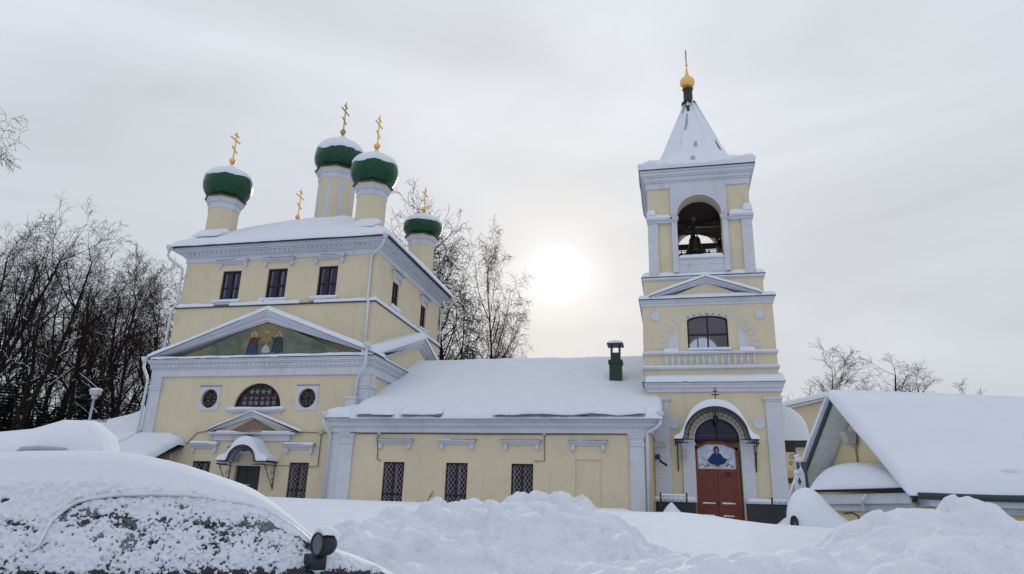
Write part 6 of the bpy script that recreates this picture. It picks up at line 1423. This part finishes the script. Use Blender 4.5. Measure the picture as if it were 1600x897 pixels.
def make_kind(seed, matC='twig', snow=.0, minr=.012, **k):
    t = Tree(seed).make(**k); return t.meshes('tree', M['bark'], M[matC], minr, snow)
kinds = [make_kind(11, 'twig', .7, .010, H=20, r0=.26, bare=.28, nchild=(1.7, 1.15, 1.15, .9)),
         make_kind(12, 'twig', .7, .010, H=19, r0=.24, bare=.22, nchild=(1.8, 1.15, 1.15, .9), spread=((35, 65), (30, 60), (25, 60), (25, 60))),
         make_kind(13, 'redtwig', .5, .010, H=17, r0=.17, bare=.2, nchild=(2.0, 1.2, 1.1, .9), spread=((18, 38), (20, 40), (20, 45), (20, 50)), up=.16),
         make_kind(14, 'twig', .6, .010, H=20, r0=.22, bare=.35, nchild=(1.8, 1.15, 1.1, .9), spread=((22, 48), (25, 50), (25, 55), (25, 60)), up=.14),
         make_kind(15, 'twig', .6, .010, H=18, r0=.20, bare=.25, fork=2, nchild=(1.3, 1.1, 1.1, .9), spread=((25, 50), (25, 50), (25, 55), (25, 60)))]
def plant(kind, x, y, z, H, rot, label, cat_='tree', group=None, name='bare_tree', H0=20., lean=0., wide=1.):
    T_, L_, C_, S_ = kind
    r = bpy.data.objects.new(name, None); COL.objects.link(r); r.location = (x, y, z); s_ = H/H0; r.scale = (s_*wide, s_*wide, s_); r.rotation_euler = (0, lean, rot); tag(r, label, cat_, group)
    t = bpy.data.objects.new('trunk', T_); COL.objects.link(t); t.parent = r
    if L_: l = bpy.data.objects.new('limbs', L_); COL.objects.link(l); l.parent = r
    if C_: c = bpy.data.objects.new('crown', C_); COL.objects.link(c); c.parent = r
    if S_: q = bpy.data.objects.new('branch_snow', S_); COL.objects.link(q); q.parent = r
    return r
G1 = 'bare trees of the wood behind the church, left'
rt = random.Random(5)
wood = [(-50.5, 41, 22.0, 0, 'tall bare tree at the far left with a crooked snowy limb'), (-45.5, 42.5, 20.8, 1, 'broad bare tree with a fan-shaped crown, tallest left of the church'), (-41.2, 42, 18.7, 3, 'dark bare tree with a rounded top midway in the left wood'),
        (-37.8, 43, 16.3, 2, 'slender reddish bare tree two back from the church corner'), (-35.6, 44, 16.2, 2, 'slender reddish bare tree nearest the left church corner'), (-47.6, 39, 18.5, 4, 'forked bare tree between the two tallest at the left'),
        (-43.2, 39, 16.2, 4, 'forked bare tree in front of the fan-shaped crown'), (-53.5, 44, 22.0, 3, 'bare tree cut by the left edge of the picture')]
for x, y, H, k, lab in wood: plant(kinds[k], x, y, 1.9, H, rt.uniform(0, 6.3), lab, group=G1, H0=(20, 19, 17, 20, 18)[k])
for i in range(24):
    y = rt.uniform(46, 66); f = y/42; x = rt.uniform(-56, -33)*f; k = rt.randrange(5); 
    H = (16.5+np.interp(x/f, [-55, -45, -38, -34], [4.5, 3.0, 0, -2]))*rt.uniform(.86, 1.0)*(1+(f-1)*.8)
    plant(kinds[k], x, y, 1.9, H, rt.uniform(0, 6.3), ('bare tree with drooping limbs further back in the dark left wood', 'broad bare tree further back in the dark left wood', 'reddish slender tree further back in the dark left wood', 'dark upright bare tree further back in the left wood', 'forked bare tree further back in the dark left wood')[k], group='further trees of the left wood', H0=(20, 19, 17, 20, 18)[k])
# undergrowth and conifers closing the wood
und = Tree(77); und.H = 5; und.bare = 0
for i in range(150):
    y = rt.uniform(42, 62); x = rt.uniform(-57, -33)*y/42; und.H = rt.uniform(3.5, 8); und.bare = .1
    und.grow(Vector((x, y, 1.8)), Vector((rt.gauss(0, .15), rt.gauss(0, .1), 1)).normalized(), und.H, .05, 0, 2, .05, ((20, 50), (20, 50), (20, 50), (20, 50)), (1.6, 1.3, 1, 1), .1, .16)
T_, L_, C_, S_ = und.meshes('undergrowth', M['bark'], M['twig'], .014, .3)
allm = bpy.data.objects.new('undergrowth', None); COL.objects.link(allm); tag(allm, 'dark tangle of snowy undergrowth between the trunks of the left wood', 'undergrowth', kind='stuff')
for me, nm in ((T_, 'stems'), (L_, 'branches'), (C_, 'twigs'), (S_, 'snow')):
    if me: o = bpy.data.objects.new(nm, me); COL.objects.link(o); o.parent = allm; o['kind'] = 'stuff'
def conifer(seed, H, snowy=True):
    r = random.Random(seed); V = []; F = []; SV = []; SF = []
    def leaf(p, d, L, w, VV, FF, dz=0.):
        u = Vector((-d.y, d.x, 0)); u = u.normalized() if u.length > 1e-3 else Vector((1, 0, 0)); n = len(VV); q = p+d*L
        VV += [tuple(p-u*w*.3+Vector((0, 0, dz))), tuple(p+u*w*.3+Vector((0, 0, dz))), tuple(p+d*L*.5+u*w+Vector((0, 0, dz))), tuple(q+Vector((0, 0, dz))), tuple(p+d*L*.5-u*w+Vector((0, 0, dz)))]; FF.append((n, n+1, n+2, n+3, n+4))
    z = H*.06
    while z < H*.98:
        R_ = (1-z/H)**.8*H*.20+.12
        for k in range(8):
            a = r.uniform(0, 2*PI); Lb = R_*r.uniform(.7, 1.15); d = Vector((math.cos(a), math.sin(a), -.28+.4*z/H))
            for q in range(7):
                f = (q+.6)/7; p = Vector((0, 0, z))+d*Lb*f+Vector((0, 0, -.08*f*f*Lb)); 
                for s_ in (-1, 1):
                    dd = (d+Vector((-d.y, d.x, 0))*s_*r.uniform(.5, 1.1)+Vector((0, 0, r.uniform(-.5, 0)))).normalized(); leaf(p, dd, Lb*.28*(1.25-f)+.12, .05+.05*Lb, V, F)
                if snowy and r.random() < .42 and f > .3: leaf(p, d.normalized(), Lb*.28+.1, .10*Lb+.03, SV, SF, .05)
        z += H*.026
    return V, F, SV, SF
cv, cf, sv_, sf_ = conifer(5, 10)
cm = bpy.data.meshes.new('conifer_crown'); cm.from_pydata(cv, [], cf); cm.materials.append(M['needles']); cs = bpy.data.meshes.new('conifer_snow'); cs.from_pydata(sv_, [], sf_); cs.materials.append(M['snow'])
ct = MB().lathe((0, 0, 0), [(.18, 0), (.12, 4), (.02, 9.8)], 8).mesh('conifer_trunk', M['bark'])
for i in range(26):
    y = rt.uniform(45, 58); x = (-56+23.5*(i+rt.random())/26)*y/42; H = rt.uniform(6.0, 10.5)
    r = bpy.data.objects.new('young_spruce', None); COL.objects.link(r); r.location = (x, y, 1.6); r.scale = (H/10*1.5, H/10*1.5, H/10); r.rotation_euler = (0, 0, rt.uniform(0, 6)); tag(r, 'dark snow-dusted young spruce low in the left wood', 'spruce', 'young spruces in the left wood')
    for nm, me in (('crown', cm), ('trunk', ct), ('branch_snow', cs)): o = bpy.data.objects.new(nm, me); COL.objects.link(o); o.parent = r
# branches of a near larch reaching in at the top left
la = Tree(31); la.H = 8; la.bare = 0
def limb(tr, p, d, L, r, mx, dr): tr.grow(Vector(p), Vector(d).normalized(), L, r, 1, mx, dr, ((40, 70), (40, 75), (40, 75), (40, 70)), (2, 2.2, 1.6, 1.2), .0, .10)
lt_ = empty('larch', (-29.5, 20, .8), 'near bare larch reaching its branch tips in at the top left edge', 'tree')
for (z, dx, dz, L) in ((15.9, .95, -.10, 3.0), (14.6, .95, -.14, 2.3), (13.7, .9, -.05, 2.0), (12.6, .9, -.1, 1.8)): limb(la, (-29.2, 20, z), (dx, -.05, dz), L, .05, 4, .10)
T_, L_, C_, S_ = la.meshes('larch', M['bark'], M['twig'], .008, .5)
for me, nm in ((T_, 'trunk'), (L_, 'limbs'), (C_, 'crown'), (S_, 'branch_snow')):
    if me: o = bpy.data.objects.new(nm, me); COL.objects.link(o); o.parent = lt_; o.location = (29.5, -20, -.8)
MB().lathe((-29.3, 20, 0), [(.32, .5), (.22, 9), (.05, 19)], 10).build('trunk', M['bark'], lt_, True)
# trees behind the wing
k2 = [make_kind(41, 'twig', 0, .016, H=26, r0=.30, bare=.38, nchild=(1.8, 1.35, 1.35, 1.0), spread=((18, 42), (22, 45), (25, 55), (30, 70)), up=.16, droop=.22, fork=1),
      make_kind(42, 'twig', 0, .016, H=24, r0=.27, bare=.30, nchild=(1.9, 1.3, 1.3, 1.0), spread=((30, 62), (25, 50), (25, 55), (30, 70)), up=.07, droop=.20),
      make_kind(43, 'twig', 0, .016, H=18, r0=.16, bare=.35, nchild=(1.9, 1.3, 1.3, 1.0), spread=((22, 48), (25, 50), (25, 55), (30, 70)), up=.10, droop=.2)]
plant(k2[0], -20.0, 56, 2.0, 22.6, .6, 'tall bare tree right beside the back corner of the church', H0=26, wide=1.0); plant(k2[0], -21.6, 60, 2.0, 24.0, 3.4, 'tall bare tree rising behind the back right dome', H0=26)
plant(k2[0], -14.7, 56, 2.0, 22.6, 2.2, 'tall slim bare tree rightmost of those behind the wing roof', H0=26, wide=.62); plant(k2[2], -16.6, 54, 2.0, 18.5, 1.0, 'thinner bare tree between the two tall ones behind the wing', H0=18)
plant(kinds[3], -25.2, 62, 2.0, 29.5, 1.5, 'bare tree whose top shows between the two right-hand domes', H0=20)
plant(kinds[2], -12.0, 58, 2.0, 15.2, 4.0, 'short round bare tree low behind the wing roof', H0=17, wide=1.1)
sh = Tree(91); sh.H = 6; sh.bare = 0
for i in range(120):
    x = rt.uniform(-21, -12); sh.H = rt.uniform(9, 13.0)*(1-.25*(x > -14)); sh.bare = .5
    sh.grow(Vector((x, rt.uniform(57, 63), 2)), Vector((rt.gauss(0, .08), 0, 1)).normalized(), sh.H, .05, 0, 2, .1, ((20, 45), (20, 45), (20, 50), (20, 50)), (2.2, 1.6, 1, 1), .14, .14)
T_, L_, C_, S_ = sh.meshes('thicket', M['bark'], M['redtwig'], .018, 0)
allm = bpy.data.objects.new('thicket', None); COL.objects.link(allm); tag(allm, 'dense dark thicket showing just above the wing roof', 'thicket', kind='stuff')
for me, nm in ((T_, 'stems'), (L_, 'branches'), (C_, 'twigs')):
    if me: o = bpy.data.objects.new(nm, me); COL.objects.link(o); o.parent = allm; o['kind'] = 'stuff'
# two far trees beyond the house
plant(kinds[2], 10.9, 60, 2.0, 12.3, .3, 'far bare tree with a round crown left of the house ridge', H0=17, wide=1.5); plant(kinds[2], 12.3, 62, 2.0, 11.0, 2.3, 'small far bare tree just above the house ridge', H0=17, wide=1.1)
plant(kinds[1], 17.7, 60, 2.0, 12.5, 1.2, 'far bare tree with stiff spreading branches above the house roof', H0=19, wide=1.5); plant(kinds[4], 19.3, 61, 2.0, 11.2, .2, 'rightmost far bare tree above the house roof', H0=18, wide=1.3)
plant(kinds[2], 15.0, 62, 2.0, 10.8, 2.3, 'tiny far bare treetop between the two trees over the house roof', H0=17, wide=1.1)
# dry stalks poking out of the wall drift
ds = empty('dry_stalk', (-11.3, 32.6, 1.9), 'thin dark dry stalks poking out of the snow by the wing wall', 'stalk')
MB().tube([(-11.9, 32.4, 1.8), (-11.8, 32.4, 2.12)], .02, 4).tube([(-11.45, 32.4, 1.8), (-11.2, 32.4, 2.35), (-11.05, 32.4, 2.6)], .018, 4).tube([(-11.2, 32.4, 2.3), (-11.0, 32.4, 2.45)], .012, 4).build('stem', M['bark'], ds)
